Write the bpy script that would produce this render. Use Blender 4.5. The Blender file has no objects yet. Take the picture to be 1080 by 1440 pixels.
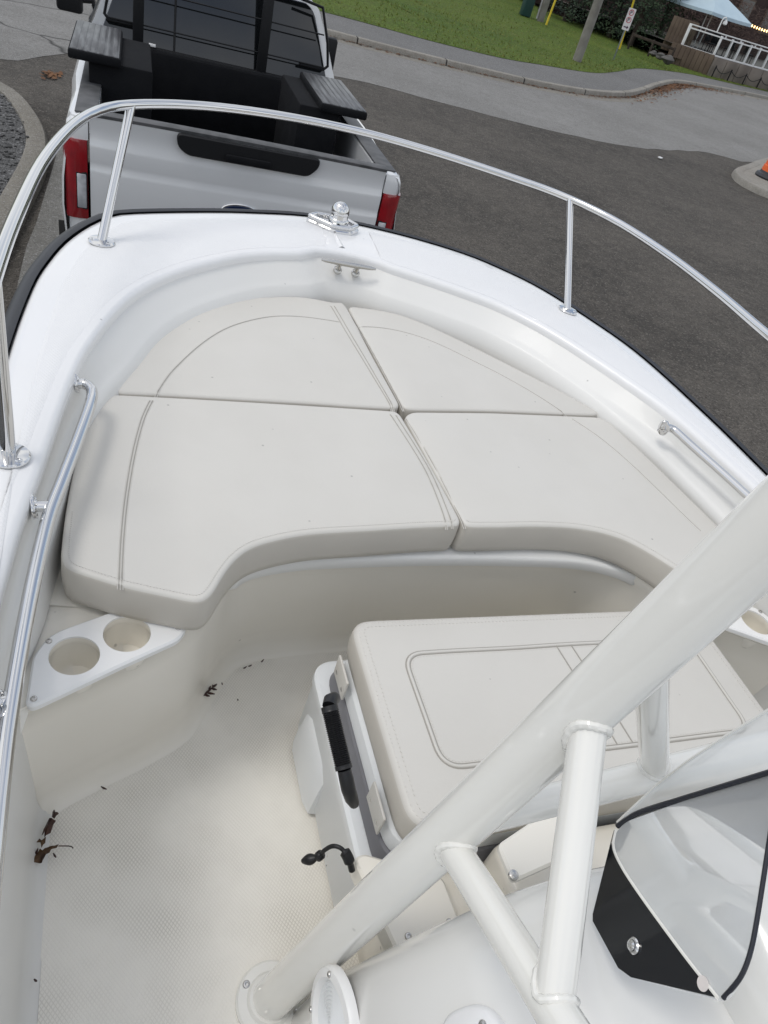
import bpy, bmesh, math, random
from mathutils import Vector, Matrix
random.seed(7)
S = bpy.context.scene
COL = S.collection
R = math.radians

# ------------------------------------------------------------------ camera
CAM = Vector((-0.762, 0.0, 2.65))
PITCH, ROLL, AZ, FPX = R(39), R(18), R(27.3), 1000.0
fwd = Vector((math.sin(AZ)*math.cos(PITCH), math.cos(AZ)*math.cos(PITCH), -math.sin(PITCH)))
r0 = Vector((math.cos(AZ), -math.sin(AZ), 0)); u0 = r0.cross(fwd)
rgt = r0*math.cos(ROLL) + u0*math.sin(ROLL)
upv = -r0*math.sin(ROLL) + u0*math.cos(ROLL)
cd = bpy.data.cameras.new('camera'); co = bpy.data.objects.new('camera', cd); COL.objects.link(co)
M = Matrix((rgt, upv, -fwd)).transposed().to_4x4(); M.translation = CAM
co.matrix_world = M
cd.sensor_fit = 'VERTICAL'; cd.sensor_height = 36.0; cd.sensor_width = 27.0; cd.lens = 36.0*FPX/1440.0
cd.clip_start = 0.05; cd.clip_end = 2000
S.camera = co

TILT = 0.03      # the boat sits heeled a little on its trailer: z drops by TILT per metre to starboard
def ray(px, py): return fwd + rgt*((px-540)/FPX) - upv*((py-720)/FPX)
def gz(px, py, z=0.0):
    d = ray(px, py); return CAM + d*((z-CAM.z)/d.z)
def bz(px, py, z):
    """survey point of the photo on the boat's own level z (boat coordinates)"""
    d = ray(px, py); t = (z - TILT*CAM.x - CAM.z)/(d.z + TILT*d.x)
    p = CAM + d*t; return Vector((p.x, p.y, z))
def bd(px, py, depth):
    p = CAM + ray(px, py)*depth; return Vector((p.x, p.y, p.z + TILT*p.x))
def BT(p): return Vector((p[0], p[1], p[2] - TILT*p[0]))
def ID(p): return Vector(p)

# ------------------------------------------------------------------ material helpers
def mat(name, color, rough=0.5, metal=0.0, coat=0.0, spec=0.5, trans=0.0, ior=1.45,
        noise=None, bump=None, emis=None, alpha=None, specks=0):
    """noise=(scale, amount[, colour2]) mottles the colour; bump=(scale, strength, kind)"""
    m = bpy.data.materials.new(name); m.use_nodes = True
    nt = m.node_tree; b = nt.nodes['Principled BSDF']
    c = (*color, 1)
    b.inputs['Base Color'].default_value = c
    b.inputs['Roughness'].default_value = rough
    b.inputs['Metallic'].default_value = metal
    b.inputs['Coat Weight'].default_value = coat
    b.inputs['Coat Roughness'].default_value = 0.06
    b.inputs['Specular IOR Level'].default_value = spec
    b.inputs['Transmission Weight'].default_value = trans
    b.inputs['IOR'].default_value = ior
    if alpha is not None: b.inputs['Alpha'].default_value = alpha
    if emis:
        b.inputs['Emission Color'].default_value = (*emis[0], 1); b.inputs['Emission Strength'].default_value = emis[1]
    tc = nt.nodes.new('ShaderNodeTexCoord')
    if noise:
        n = nt.nodes.new('ShaderNodeTexNoise'); n.inputs['Scale'].default_value = noise[0]
        n.inputs['Detail'].default_value = 3; n.inputs['Roughness'].default_value = 0.45
        nt.links.new(tc.outputs['Object'], n.inputs['Vector'])
        mx = nt.nodes.new('ShaderNodeMix'); mx.data_type = 'RGBA'
        c2 = noise[2] if len(noise) > 2 else tuple(v*0.8 for v in color)
        mx.inputs[6].default_value = c; mx.inputs[7].default_value = (*c2, 1)
        mr = nt.nodes.new('ShaderNodeMapRange'); mr.inputs[1].default_value = 0.38; mr.inputs[2].default_value = 0.68
        mr.inputs[4].default_value = noise[1]
        nt.links.new(n.outputs['Fac'], mr.inputs[0]); nt.links.new(mr.outputs[0], mx.inputs[0])
        nt.links.new(mx.outputs[2], b.inputs['Base Color'])
        if specks:
            vo = nt.nodes.new('ShaderNodeTexVoronoi'); vo.inputs['Scale'].default_value = specks; nt.links.new(tc.outputs['Object'], vo.inputs['Vector'])
            sm = nt.nodes.new('ShaderNodeMapRange'); sm.inputs[1].default_value = 0.02; sm.inputs[2].default_value = 0.05; sm.inputs[3].default_value = 0.55; sm.inputs[4].default_value = 0
            nt.links.new(vo.outputs['Distance'], sm.inputs[0])
            m3 = nt.nodes.new('ShaderNodeMix'); m3.data_type = 'RGBA'; m3.inputs[7].default_value = (*[v*0.3 for v in color], 1)
            nt.links.new(sm.outputs[0], m3.inputs[0]); nt.links.new(mx.outputs[2], m3.inputs[6]); nt.links.new(m3.outputs[2], b.inputs['Base Color'])
        rr = nt.nodes.new('ShaderNodeMapRange'); rr.inputs[1].default_value = 0.3; rr.inputs[2].default_value = 0.7
        rr.inputs[3].default_value = max(rough*0.95, 0.02); rr.inputs[4].default_value = min(rough*1.06, 1)
        nt.links.new(n.outputs['Fac'], rr.inputs[0]); nt.links.new(rr.outputs[0], b.inputs['Roughness'])
    if bump:
        kind = bump[2] if len(bump) > 2 else 'noise'
        if kind == 'voronoi':
            t = nt.nodes.new('ShaderNodeTexVoronoi'); t.inputs['Scale'].default_value = bump[0]; out = t.outputs['Distance']
        else:
            t = nt.nodes.new('ShaderNodeTexNoise'); t.inputs['Scale'].default_value = bump[0]; t.inputs['Detail'].default_value = 4
            out = t.outputs['Fac']
        nt.links.new(tc.outputs['Object'], t.inputs['Vector'])
        bp = nt.nodes.new('ShaderNodeBump'); bp.inputs['Strength'].default_value = bump[1]; bp.inputs['Distance'].default_value = bump[3] if len(bump) > 3 else 0.002
        nt.links.new(out, bp.inputs['Height']); nt.links.new(bp.outputs[0], b.inputs['Normal'])
    return m

def nd(nt, kind, **kw):
    n = nt.nodes.new(kind)
    for k, v in kw.items(): setattr(n, k, v)
    return n

MT = {}
MT['gel'] = mat('white gelcoat', (0.80, 0.80, 0.80), 0.24, coat=0.4, noise=(3.0, 0.5, (0.765, 0.765, 0.76)), specks=12)
MT['wallgel'] = mat('off-white gelcoat', (0.74, 0.735, 0.71), 0.42, coat=0.08, noise=(2.5, 0.6, (0.70, 0.69, 0.66)), specks=12)
MT['liner'] = mat('cream gelcoat', (0.87, 0.835, 0.755), 0.24, coat=0.3, noise=(2.5, 0.7, (0.81, 0.77, 0.68)), specks=11)
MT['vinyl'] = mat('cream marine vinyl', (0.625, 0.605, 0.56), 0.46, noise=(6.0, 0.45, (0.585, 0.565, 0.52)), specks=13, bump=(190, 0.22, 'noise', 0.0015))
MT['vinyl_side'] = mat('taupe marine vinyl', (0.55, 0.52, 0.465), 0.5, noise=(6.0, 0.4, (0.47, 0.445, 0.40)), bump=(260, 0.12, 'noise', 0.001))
MT['seam'] = mat('seam shadow', (0.36, 0.34, 0.305), 0.7)
MT['thread'] = mat('sewing thread', (0.66, 0.64, 0.60), 0.6)
MT['steel'] = mat('polished stainless', (0.70, 0.70, 0.70), 0.07, metal=1.0)
MT['steel2'] = mat('brushed stainless', (0.55, 0.54, 0.52), 0.25, metal=1.0)
MT['tube'] = mat('white painted aluminium', (0.80, 0.79, 0.745), 0.14, coat=1.0, noise=(5.0, 0.5, (0.76, 0.75, 0.705)), specks=9, bump=(25, 0.05, 'noise', 0.002))
MT['rubber'] = mat('black rubber', (0.028, 0.03, 0.035), 0.45, noise=(8, 0.6, (0.045, 0.048, 0.055)))
MT['black'] = mat('black plastic', (0.012, 0.012, 0.013), 0.4)
MT['polyw'] = mat('white poly board', (0.84, 0.84, 0.83), 0.35, noise=(10, 0.4, (0.76, 0.76, 0.75)))
MT['cool'] = mat('white cooler plastic', (0.78, 0.80, 0.81), 0.3, noise=(7, 0.4, (0.73, 0.75, 0.76)), bump=(120, 0.05, 'noise', 0.001))
MT['coolgrey'] = mat('grey cooler band', (0.17, 0.17, 0.185), 0.45, noise=(12, 0.5, (0.22, 0.22, 0.235)))
MT['dark'] = mat('painted shadow', (0.02, 0.02, 0.02), 0.8)

# gelcoat non-skid floor: diamond embossed cream with grey grime
def nonskid(name, c1, c2, scale, dirt=0.35):
    m = mat(name, c1, 0.42); nt = m.node_tree; b = nt.nodes['Principled BSDF']
    tc = nd(nt, 'ShaderNodeTexCoord')
    mp = nd(nt, 'ShaderNodeMapping'); mp.inputs['Rotation'].default_value = (0, 0, R(45)); mp.inputs['Scale'].default_value = (scale, scale*0.72, 0)
    nt.links.new(tc.outputs['Object'], mp.inputs['Vector'])
    vo = nd(nt, 'ShaderNodeTexVoronoi', feature='F1', distance='CHEBYCHEV'); vo.inputs['Randomness'].default_value = 0.0; vo.inputs['Scale'].default_value = 1.0
    nt.links.new(mp.outputs[0], vo.inputs['Vector'])
    rm = nd(nt, 'ShaderNodeMapRange'); rm.inputs[1].default_value = 0.30; rm.inputs[2].default_value = 0.5; rm.inputs[3].default_value = 1; rm.inputs[4].default_value = 0
    nt.links.new(vo.outputs['Distance'], rm.inputs[0])
    n1 = nd(nt, 'ShaderNodeTexNoise'); n1.inputs['Scale'].default_value = 5; n1.inputs['Detail'].default_value = 7
    nt.links.new(tc.outputs['Object'], n1.inputs['Vector'])
    r1 = nd(nt, 'ShaderNodeMapRange'); r1.inputs[1].default_value = 0.42; r1.inputs[2].default_value = 0.72
    nt.links.new(n1.outputs['Fac'], r1.inputs[0])
    inv = nd(nt, 'ShaderNodeMath', operation='SUBTRACT'); inv.inputs[0].default_value = 1.0; nt.links.new(rm.outputs[0], inv.inputs[1])
    mu = nd(nt, 'ShaderNodeMath', operation='MULTIPLY'); nt.links.new(inv.outputs[0], mu.inputs[0]); nt.links.new(r1.outputs[0], mu.inputs[1])
    ad = nd(nt, 'ShaderNodeMath', operation='MULTIPLY_ADD'); ad.inputs[1].default_value = dirt*0.35; nt.links.new(r1.outputs[0], ad.inputs[0]); nt.links.new(mu.outputs[0], ad.inputs[2])
    sc = nd(nt, 'ShaderNodeMath', operation='MULTIPLY'); sc.inputs[1].default_value = dirt*1.3; nt.links.new(ad.outputs[0], sc.inputs[0])
    mx = nd(nt, 'ShaderNodeMix', data_type='RGBA'); mx.inputs[6].default_value = (*c1, 1); mx.inputs[7].default_value = (*c2, 1)
    nt.links.new(sc.outputs[0], mx.inputs[0]); nt.links.new(mx.outputs[2], b.inputs['Base Color'])
    bp = nd(nt, 'ShaderNodeBump'); bp.inputs['Strength'].default_value = 0.35; bp.inputs['Distance'].default_value = 0.0008
    nt.links.new(rm.outputs[0], bp.inputs['Height']); nt.links.new(bp.outputs[0], b.inputs['Normal'])
    return m
MT['floor'] = nonskid('cream non-skid floor', (0.87, 0.84, 0.77), (0.40, 0.37, 0.315), 190.0, 0.42)
MT['deckns'] = nonskid('white non-skid deck', (0.79, 0.79, 0.79), (0.62, 0.62, 0.61), 170.0, 0.18)

# ------------------------------------------------------------------ geometry helpers
class MB:
    def __init__(s): s.v = []; s.f = []
    def add(s, vs, fs):
        o = len(s.v); s.v += [Vector(v) for v in vs]; s.f += [tuple(i+o for i in f) for f in fs]; return s
    def loft(s, rings, closed=False, cap0=False, cap1=False):
        n = len(rings[0]); vs = [p for r in rings for p in r]; fs = []
        for i in range(len(rings)-1):
            for j in range(n if closed else n-1):
                k = (j+1) % n
                fs.append((i*n+j, i*n+k, (i+1)*n+k, (i+1)*n+j))
        if cap0: fs.append(tuple(range(n))[::-1])
        if cap1: fs.append(tuple(range((len(rings)-1)*n, len(rings)*n)))
        return s.add(vs, fs)
    def tube(s, path, r, seg=20, cap=True):
        path = [Vector(p) for p in path]; n = len(path)
        rr = r if isinstance(r, (list, tuple)) else [r]*n
        t0 = (path[1]-path[0]).normalized()
        a = t0.orthogonal().normalized(); rings = []
        for i, p in enumerate(path):
            t = ((path[min(i+1, n-1)]-path[i]).normalized() + (path[i]-path[max(i-1, 0)]).normalized()).normalized()
            a = (a - t*a.dot(t)).normalized(); b = t.cross(a)
            rings.append([p + (a*math.cos(q) + b*math.sin(q))*rr[i] for q in [2*math.pi*k/seg for k in range(seg)]])
        return s.loft(rings, True, cap, cap)
    def lathe(s, prof, c, axis=(0, 0, 1), seg=32, cap=True):
        ax = Vector(axis).normalized(); a = ax.orthogonal().normalized(); b = ax.cross(a); c = Vector(c)
        rings = [[c + ax*z + (a*math.cos(q)+b*math.sin(q))*r for q in [2*math.pi*k/seg for k in range(seg)]] for r, z in prof]
        return s.loft(rings, True, cap, cap)
    def box(s, c, size, ax=None, bev=0.0, seg=2):
        bm = bmesh.new(); bmesh.ops.create_cube(bm, size=1.0)
        for v in bm.verts: v.co = Vector((v.co.x*size[0], v.co.y*size[1], v.co.z*size[2]))
        if bev > 0: bmesh.ops.bevel(bm, geom=bm.edges[:], offset=bev, segments=seg, affect='EDGES', profile=0.5)
        bm.verts.index_update()
        X, Y, Z = ax if ax else (Vector((1, 0, 0)), Vector((0, 1, 0)), Vector((0, 0, 1)))
        c = Vector(c)
        vs = [c + X*v.co.x + Y*v.co.y + Z*v.co.z for v in bm.verts]
        fs = [tuple(v.index for v in f.verts) for f in bm.faces]; bm.free()
        return s.add(vs, fs)
    def slab(s, outline, z0, z1, holes=(), bev=0.003, frame=None):
        """flat plate with holes: outline and holes are 2-D loops; frame maps (x,y,z) to 3-D"""
        fr = frame or (lambda p: Vector(p))
        def fill(z, loops):
            bm = bmesh.new(); es = []
            for lp in loops:
                vs = [bm.verts.new((p[0], p[1], z)) for p in lp]
                es += [bm.edges.new((vs[i], vs[(i+1) % len(vs)])) for i in range(len(vs))]
            bmesh.ops.triangle_fill(bm, use_beauty=True, use_dissolve=False, edges=es, normal=(0, 0, 1))
            bm.verts.index_update()
            r = ([fr(v.co) for v in bm.verts], [tuple(v.index for v in f.verts) for f in bm.faces]); bm.free(); return r
        ins = offset(outline, bev)
        top = fill(z1, [ins] + [list(h) for h in holes]); s.add(*top)
        s.loft([[fr((p[0], p[1], z1)) for p in ins], [fr((p[0], p[1], z1-bev)) for p in outline], [fr((p[0], p[1], z0)) for p in outline]], True)
        for h in holes: s.loft([[fr((p[0], p[1], z1)) for p in h], [fr((p[0], p[1], z0)) for p in h]], True)
        if not holes: s.add([fr((p[0], p[1], z0)) for p in outline], [tuple(range(len(outline)))[::-1]])
        return s

def area2(lp): return sum(lp[i][0]*lp[(i+1) % len(lp)][1]-lp[(i+1) % len(lp)][0]*lp[i][1] for i in range(len(lp)))/2
def offset(lp, d):
    """inset a closed 2-D loop by d"""
    n = len(lp); sg = 1 if area2(lp) > 0 else -1; out = []
    for i in range(n):
        p, a, b = Vector(lp[i][:2]), Vector(lp[i-1][:2]), Vector(lp[(i+1) % n][:2])
        t1 = (p-a).normalized() if (p-a).length > 1e-9 else Vector((1, 0)); t2 = (b-p).normalized() if (b-p).length > 1e-9 else t1
        n1 = Vector((-t1.y, t1.x)); n2 = Vector((-t2.y, t2.x)); m = (n1+n2)
        m = m/max(0.6, m.length_squared/2) if m.length > 1e-6 else n1
        q = p + m*d*sg; out.append((q.x, q.y))
    return out
def smooth(pts, n, closed=False):
    """Catmull-Rom through pts, resampled to n points evenly by length"""
    P = [Vector(p) for p in pts]; m = len(P); out = []
    segs = m if closed else m-1
    for i in range(segs):
        if closed: a, b, c, d = P[i-1], P[i], P[(i+1) % m], P[(i+2) % m]
        else: a, b, c, d = P[max(i-1, 0)], P[i], P[i+1], P[min(i+2, m-1)]
        for k in range(16):
            t = k/16; out.append(0.5*((2*b)+(c-a)*t+(2*a-5*b+4*c-d)*t*t+(-a+3*b-3*c+d)*t**3))
    out.append(P[0] if closed else P[-1])
    return even(out, n, closed)
def even(P, n, closed=False):
    P = [Vector(p) for p in P]
    L = [0.0]
    for i in range(1, len(P)): L.append(L[-1]+(P[i]-P[i-1]).length)
    res = []; j = 0
    for k in range(n):
        s = L[-1]*k/(n if closed else n-1)
        while j < len(P)-2 and L[j+1] < s: j += 1
        w = (s-L[j])/max(L[j+1]-L[j], 1e-9); res.append(P[j].lerp(P[j+1], min(max(w, 0), 1)))
    return res
def roundloop(pts, r, seg=6):
    """round the corners of a closed 2-D polygon; r is one radius or one per corner"""
    n = len(pts); out = []
    for i in range(n):
        p = Vector(pts[i][:2]); a = Vector(pts[i-1][:2]); b = Vector(pts[(i+1) % n][:2])
        q = r[i] if isinstance(r, (list, tuple)) else r
        u, w = (a-p), (b-p); d = min(q, u.length*0.45, w.length*0.45)
        s, e = p+u.normalized()*d, p+w.normalized()*d
        for k in range(seg+1):
            t = k/seg; x = s*(1-t)**2 + p*2*t*(1-t) + e*t*t; out.append((x.x, x.y))
    return out
def circle(c, r, n=32): return [(c[0]+r*math.cos(2*math.pi*k/n), c[1]+r*math.sin(2*math.pi*k/n)) for k in range(n)]

# ------------------------------------------------------------------ objects
def empty(name, loc, rotz=0.0, label=None, cat=None, group=None):
    o = bpy.data.objects.new(name, None); COL.objects.link(o); o.location = loc; o.rotation_euler = (0, 0, rotz)
    o.empty_display_size = 0.2
    if label: o['label'] = label
    if cat: o['category'] = cat
    if group: o['group'] = group
    return o
def worldmat(o):
    m = Matrix.LocRotScale(o.location, o.rotation_euler, o.scale)
    return worldmat(o.parent) @ m if o.parent else m
def mesh(name, mb, material, parent=None, T=ID, sharp=35, local=False, label=None, cat=None, group=None, kind=None, flat=False, recalc=True):
    """link a mesh; vertices come in world coordinates (T maps boat coordinates to world) unless local"""
    vs = [T(v) for v in mb.v] if not local else [Vector(v) for v in mb.v]
    me = bpy.data.meshes.new(name); o = bpy.data.objects.new(name, me); COL.objects.link(o)
    if parent is not None:
        o.parent = parent
        if not local:
            iv = worldmat(parent).inverted(); vs = [iv @ v for v in vs]
    elif not local:
        lo = Vector([min(v[i] for v in vs) for i in range(3)]); hi = Vector([max(v[i] for v in vs) for i in range(3)])
        c = (lo+hi)/2; c.z = lo.z; o.location = c; vs = [v-c for v in vs]
    me.from_pydata(vs, [], mb.f)
    bm = bmesh.new(); bm.from_mesh(me)
    bmesh.ops.remove_doubles(bm, verts=bm.verts[:], dist=1e-6)
    if recalc: bmesh.ops.recalc_face_normals(bm, faces=bm.faces[:])
    bm.to_mesh(me); bm.free()
    ms = material if isinstance(material, (list, tuple)) else [material]
    for q in ms: me.materials.append(q)
    if not flat:
        me.polygons.foreach_set('use_smooth', [True]*len(me.polygons)); me.set_sharp_from_angle(angle=R(sharp))
    if label: o['label'] = label
    if cat: o['category'] = cat
    if group: o['group'] = group
    if kind: o['kind'] = kind
    return o

def screw(mb, p, n, r=0.006):
    n = Vector(n).normalized(); p = Vector(p)
    mb.lathe([(r, -0.001), (r, 0.0012), (r*0.8, 0.0028), (r*0.45, 0.0032), (r*0.4, 0.0015), (0.0005, 0.0012)], p, n, 14)

# ================================================================== THE BOAT
ZD, ZC, ZS, ZF = 1.715, 1.60, 1.505, 1.06      # deck, cushion top, seat base, floor
boat = empty('motor_boat', (0, 0.6, 0.55), label='white open motor boat with cream bow cushions, stainless bow rail and a white tube tower', cat='boat')

outer_c = [(-1.0, -2.3), (-0.995, -0.6), (-0.985, 0.6), (-0.978, 1.2), (-0.968, 1.54), (-0.945, 1.83), (-0.921, 1.975), (-0.886, 2.116), (-0.843, 2.229), (-0.795, 2.32),
           (-0.735, 2.395), (-0.536, 2.505), (-0.307, 2.607), (-0.03, 2.69), (0.28, 2.67), (0.55, 2.585), (0.70, 2.475), (0.81, 2.35), (0.92, 2.13), (1.0, 1.89), (1.035, 1.52), (1.04, 1.2), (1.04, 0.6), (1.04, -0.6), (1.03, -2.3)]
inner_c = [(-0.93, -2.3), (-0.93, -0.6), (-0.928, 0.6), (-0.915, 0.9), (-0.884, 1.133), (-0.845, 1.416), (-0.806, 1.6), (-0.716, 1.85), (-0.585, 2.041), (-0.405, 2.205), (-0.28, 2.28),
           (-0.16, 2.325), (-0.11, 2.37), (0.0, 2.385), (0.11, 2.362), (0.17, 2.325), (0.27, 2.283), (0.395, 2.222), (0.517, 2.15), (0.622, 2.045), (0.70, 1.93), (0.757, 1.82), (0.803, 1.725), (0.848, 1.62), (0.880, 1.53), (0.902, 1.42), (0.918, 1.30), (0.934, 1.16), (0.944, 0.9), (0.945, 0.6), (0.945, -0.6), (0.945, -2.3)]
N = 220
outer = smooth([(*p, 0) for p in outer_c], N); inner = smooth([(*p, 0) for p in inner_c], N)
def offl(pl, ds):
    """shift an open line inward (to starboard of its travel) by ds (one value or one per point)"""
    n = len(pl); out = []
    for i in range(n):
        t = (pl[min(i+2, n-1)]-pl[max(i-2, 0)]).normalized(); nn = Vector((t.y, -t.x, 0))
        out.append(pl[i] + nn*(ds[i] if isinstance(ds, list) else ds))
    return out
def atlev(pl, z): return [Vector((p.x, p.y, z)) for p in pl]
def sstep(a, b, x): t = min(max((x-a)/(b-a), 0), 1); return t*t*(3-2*t)
bowk = [sstep(1.35, 2.1, p.y) for p in inner]              # 0 along the sides, 1 at the bow
deckin = offl(inner, -0.014)
rings = [atlev(offl(outer, -0.008), ZD-0.05), atlev(offl(outer, -0.006), ZD-0.012), atlev(offl(outer, 0.004), ZD-0.002), atlev(offl(outer, 0.02), ZD+0.001)]
m1 = [(a*0.5+b*0.5) for a, b in zip(outer, deckin)]
rings += [atlev(m1, ZD+0.004), atlev(deckin, ZD+0.001)]
liner = []
for d, z in ((0.004, ZD-0.001), (0.010, ZD-0.006), (0.013, ZD-0.014), (0.012, ZD-0.028)): liner.append(atlev(offl(inner, d-0.012), z))
deckmb = MB().loft(rings + liner[:4])
deck = mesh('deck', deckmb, MT['gel'], boat, BT, sharp=60)
# wall between the gunwale and the cushions: it slopes at the bow and drops to a narrow ledge along the sides
lk = [1-sstep(1.30, 1.74, p.y) for p in inner]
lw = [(0.030 if i < N//2 else 0.080)*(1-sstep(0.95, 0.75, inner[i].y)) + 0.008*sstep(0.95, 0.75, inner[i].y) for i in range(N)]
def prof_(bow, side): return [bow*(1-k) + (side(w_) if callable(side) else side)*k for k, w_ in zip(lk, lw)]
lin = [liner[-1], atlev(offl(inner, prof_(0.018, -0.002)), 1.672), atlev(offl(inner, prof_(0.046, -0.002)), 1.648), atlev(offl(inner, prof_(0.058, lambda w_: w_*0.10)), 1.638), atlev(offl(inner, prof_(0.065, lambda w_: w_*0.35)), 1.634),
       atlev(offl(inner, prof_(0.070, lambda w_: w_*0.80)), 1.629), atlev(offl(inner, prof_(0.078, lambda w_: w_*0.96)), 1.617), atlev(offl(inner, prof_(0.092, lambda w_: w_)), 1.595), atlev(offl(inner, prof_(0.097, lambda w_: w_+0.003)), 1.57), atlev(offl(inner, prof_(0.10, lambda w_: w_+0.005)), ZS)]
wall = MB().loft(lin)
nport = max(i for i in range(N//2) if inner[i].y < 0.80); nst = min(i for i in range(N//2, N) if inner[i].y < 0.80)
last = lin[-1]
for seg in (range(0, nport+1), range(nst, N)):
    pts = [last[i] for i in seg]; sgn = -1 if pts[0].x < 0 else 1
    def sh(p, d, z): return Vector((p.x - sgn*d, p.y, z))
    wall.loft([[p for p in pts]] + [[sh(p, d, z) for p in pts] for d, z in ((0.003, 1.3), (0.004, 1.12), (0.007, 1.095), (0.012, 1.075), (0.022, 1.064), (0.036, ZF-0.002))])
mesh('inner_wall', wall, MT['wallgel'], boat, BT, sharp=50)
wall = MB()
# pocket floor for the seat base, bulkhead and floor
B = [(-0.97, 0.715), (-0.893, 0.752), (-0.752, 0.825), (-0.66, 0.885), (-0.60, 0.945), (-0.545, 1.02), (-0.50, 1.065), (-0.42, 1.09), (-0.30, 1.105), (-0.12, 1.115)]
F = [(-0.96, 0.72), (-0.880, 0.787), (-0.793, 0.831), (-0.687, 0.878), (-0.595, 0.936), (-0.527, 1.042), (-0.475, 1.115), (-0.41, 1.145), (-0.30, 1.155), (-0.12, 1.164)]
def mirror(l): return l + [(0.0, l[-1][1]+0.002)] + [(-x, y) for x, y in l[::-1]]
def cr_fixed(pts, per=8):
    out = []; m = len(pts); P = [Vector((p[0], p[1], 0)) for p in pts]
    for i in range(m-1):
        a, b, c, d = P[max(i-1, 0)], P[i], P[i+1], P[min(i+2, m-1)]
        for k in range(per):
            t = k/per; out.append(0.5*((2*b)+(c-a)*t+(2*a-5*b+4*c-d)*t*t+(-a+3*b-3*c+d)*t**3))
    out.append(P[-1]); return out
Bc, Fc = cr_fixed(mirror(B)), cr_fixed(mirror(F))
def mixl(a, b, t): return [p*(1-t)+q*t for p, q in zip(a, b)]
Fo = offl(Fc, -0.022)
bk = MB().loft([atlev(Bc, ZS), atlev(offl(Bc, 0.004), ZS-0.012), atlev(mixl(Bc, Fo, 0.30), 1.475), atlev(mixl(Bc, Fo, 0.40), 1.40), atlev(mixl(Bc, Fo, 0.8), 1.16), atlev(offl(Fc, -0.020), 1.10), atlev(offl(Fc, -0.014), 1.082), atlev(offl(Fc, -0.006), 1.068), atlev(offl(Fc, 0.004), 1.0615), atlev(offl(Fc, 0.010), ZF)])
wall.add(bk.v, bk.f)
# seat base sheet under the cushions (stops at the cup holder panels)
r5 = [p for p in last if p.y > 0.93]
front = [p for p in Bc if p.y > 0.93]
poly = [Vector((p.x, p.y, ZS)) for p in r5] + [Vector((p.x, p.y, ZS)) for p in front[::-1]]
wall.add(poly, [tuple(range(len(poly)))])
for s in (-1, 1):      # small shelf beside the panel
    q = [(-0.90, 0.70), (-0.93, 1.0), (-0.64, 1.0), (-0.655, 0.93), (-0.72, 0.935), (-0.80, 0.918), (-0.87, 0.875), (-0.888, 0.76)]
    wall.add([Vector((-s*x, y, ZS-0.004)) for x, y in q], [tuple(range(8))])
mesh('cockpit_liner', wall, MT['liner'], boat, BT, sharp=50)
fl = [Vector((p.x, p.y, ZF)) for p in offl(Fc, 0.008)]
aftL = [Vector((last[i].x+0.033, last[i].y, ZF)) for i in range(0, nport+1)][::6]; aftR = [Vector((last[i].x-0.033, last[i].y, ZF)) for i in range(nst, N)][::6]
floorpoly = [p for p in aftL if p.y < 0.66] + fl + [p for p in aftR if p.y < 0.66]
mesh('floor_panel', MB().add(floorpoly, [tuple(range(len(floorpoly)))]), MT['floor'], boat, BT)
# outside of the hull, keel and transom
ho = offl(outer, -0.008)
def hullring(f, z): return [Vector((p.x*f(p), -2.3+(p.y+2.3)*g, z)) for p in ho for g in (1.0,)]
def hr(z, k, rake): return [Vector((p.x*k, p.y - rake*sstep(0.6, 2.7, p.y), z)) for p in ho]
mesh('hull', MB().loft([atlev(ho, ZD-0.05), hr(1.45, 0.985, 0.10), hr(1.15, 0.94, 0.30), hr(0.95, 0.86, 0.55), hr(0.75, 0.45, 0.8), hr(0.62, 0.02, 1.0)]), MT['gel'], boat, BT, sharp=50)
tb = MB().box((0, -2.3, 1.2), (1.98, 0.06, 0.95), bev=0.02); mesh('transom', tb, MT['gel'], boat, BT)
rr = []
for d, z in ((-0.004, 1.722), (-0.016, 1.727), (-0.034, 1.717), (-0.044, 1.697), (-0.040, 1.672), (-0.022, 1.655), (-0.006, 1.652)): rr.append(atlev(offl(outer, d), z-0.006))
mesh('rub_rail', MB().loft(rr), MT['rubber'], boat, BT, sharp=60)
# moulded lip under the front of the cushions
lf = cr_fixed([(-0.545, 1.035), (-0.50, 1.072), (-0.42, 1.096), (-0.30, 1.11), (0, 1.118), (0.30, 1.11), (0.43, 1.096), (0.52, 1.065), (0.575, 1.025)])
lp = []
nL = len(lf)
for i, p in enumerate(lf):
    e = min(1, min(i, nL-1-i)/3.0); e = math.sqrt(max(e, 0.05))
    t = (lf[min(i+1, nL-1)]-lf[max(i-1, 0)]).normalized(); nn = Vector((t.y, -t.x, 0))
    lp.append([p + nn*d*e + Vector((0, 0, z)) for d, z in ((-0.05, 1.507), (0.019, 1.5065), (0.0245, 1.503), (0.027, 1.497), (0.026, 1.475), (0.022, 1.470), (-0.05, 1.469))])
sl_ = mesh('seat_lip', MB().loft(lp, cap0=True, cap1=True), MT['wallgel'], boat, BT, sharp=50)
mesh('shadow_strip', MB().tube([p+Vector((0, 0.0, 1.4665)) for p in offl(lf, 0.006)], 0.0035, 6), MT['dark'], sl_, BT)  # dark strip painted in as the shadow line below the lip

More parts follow.
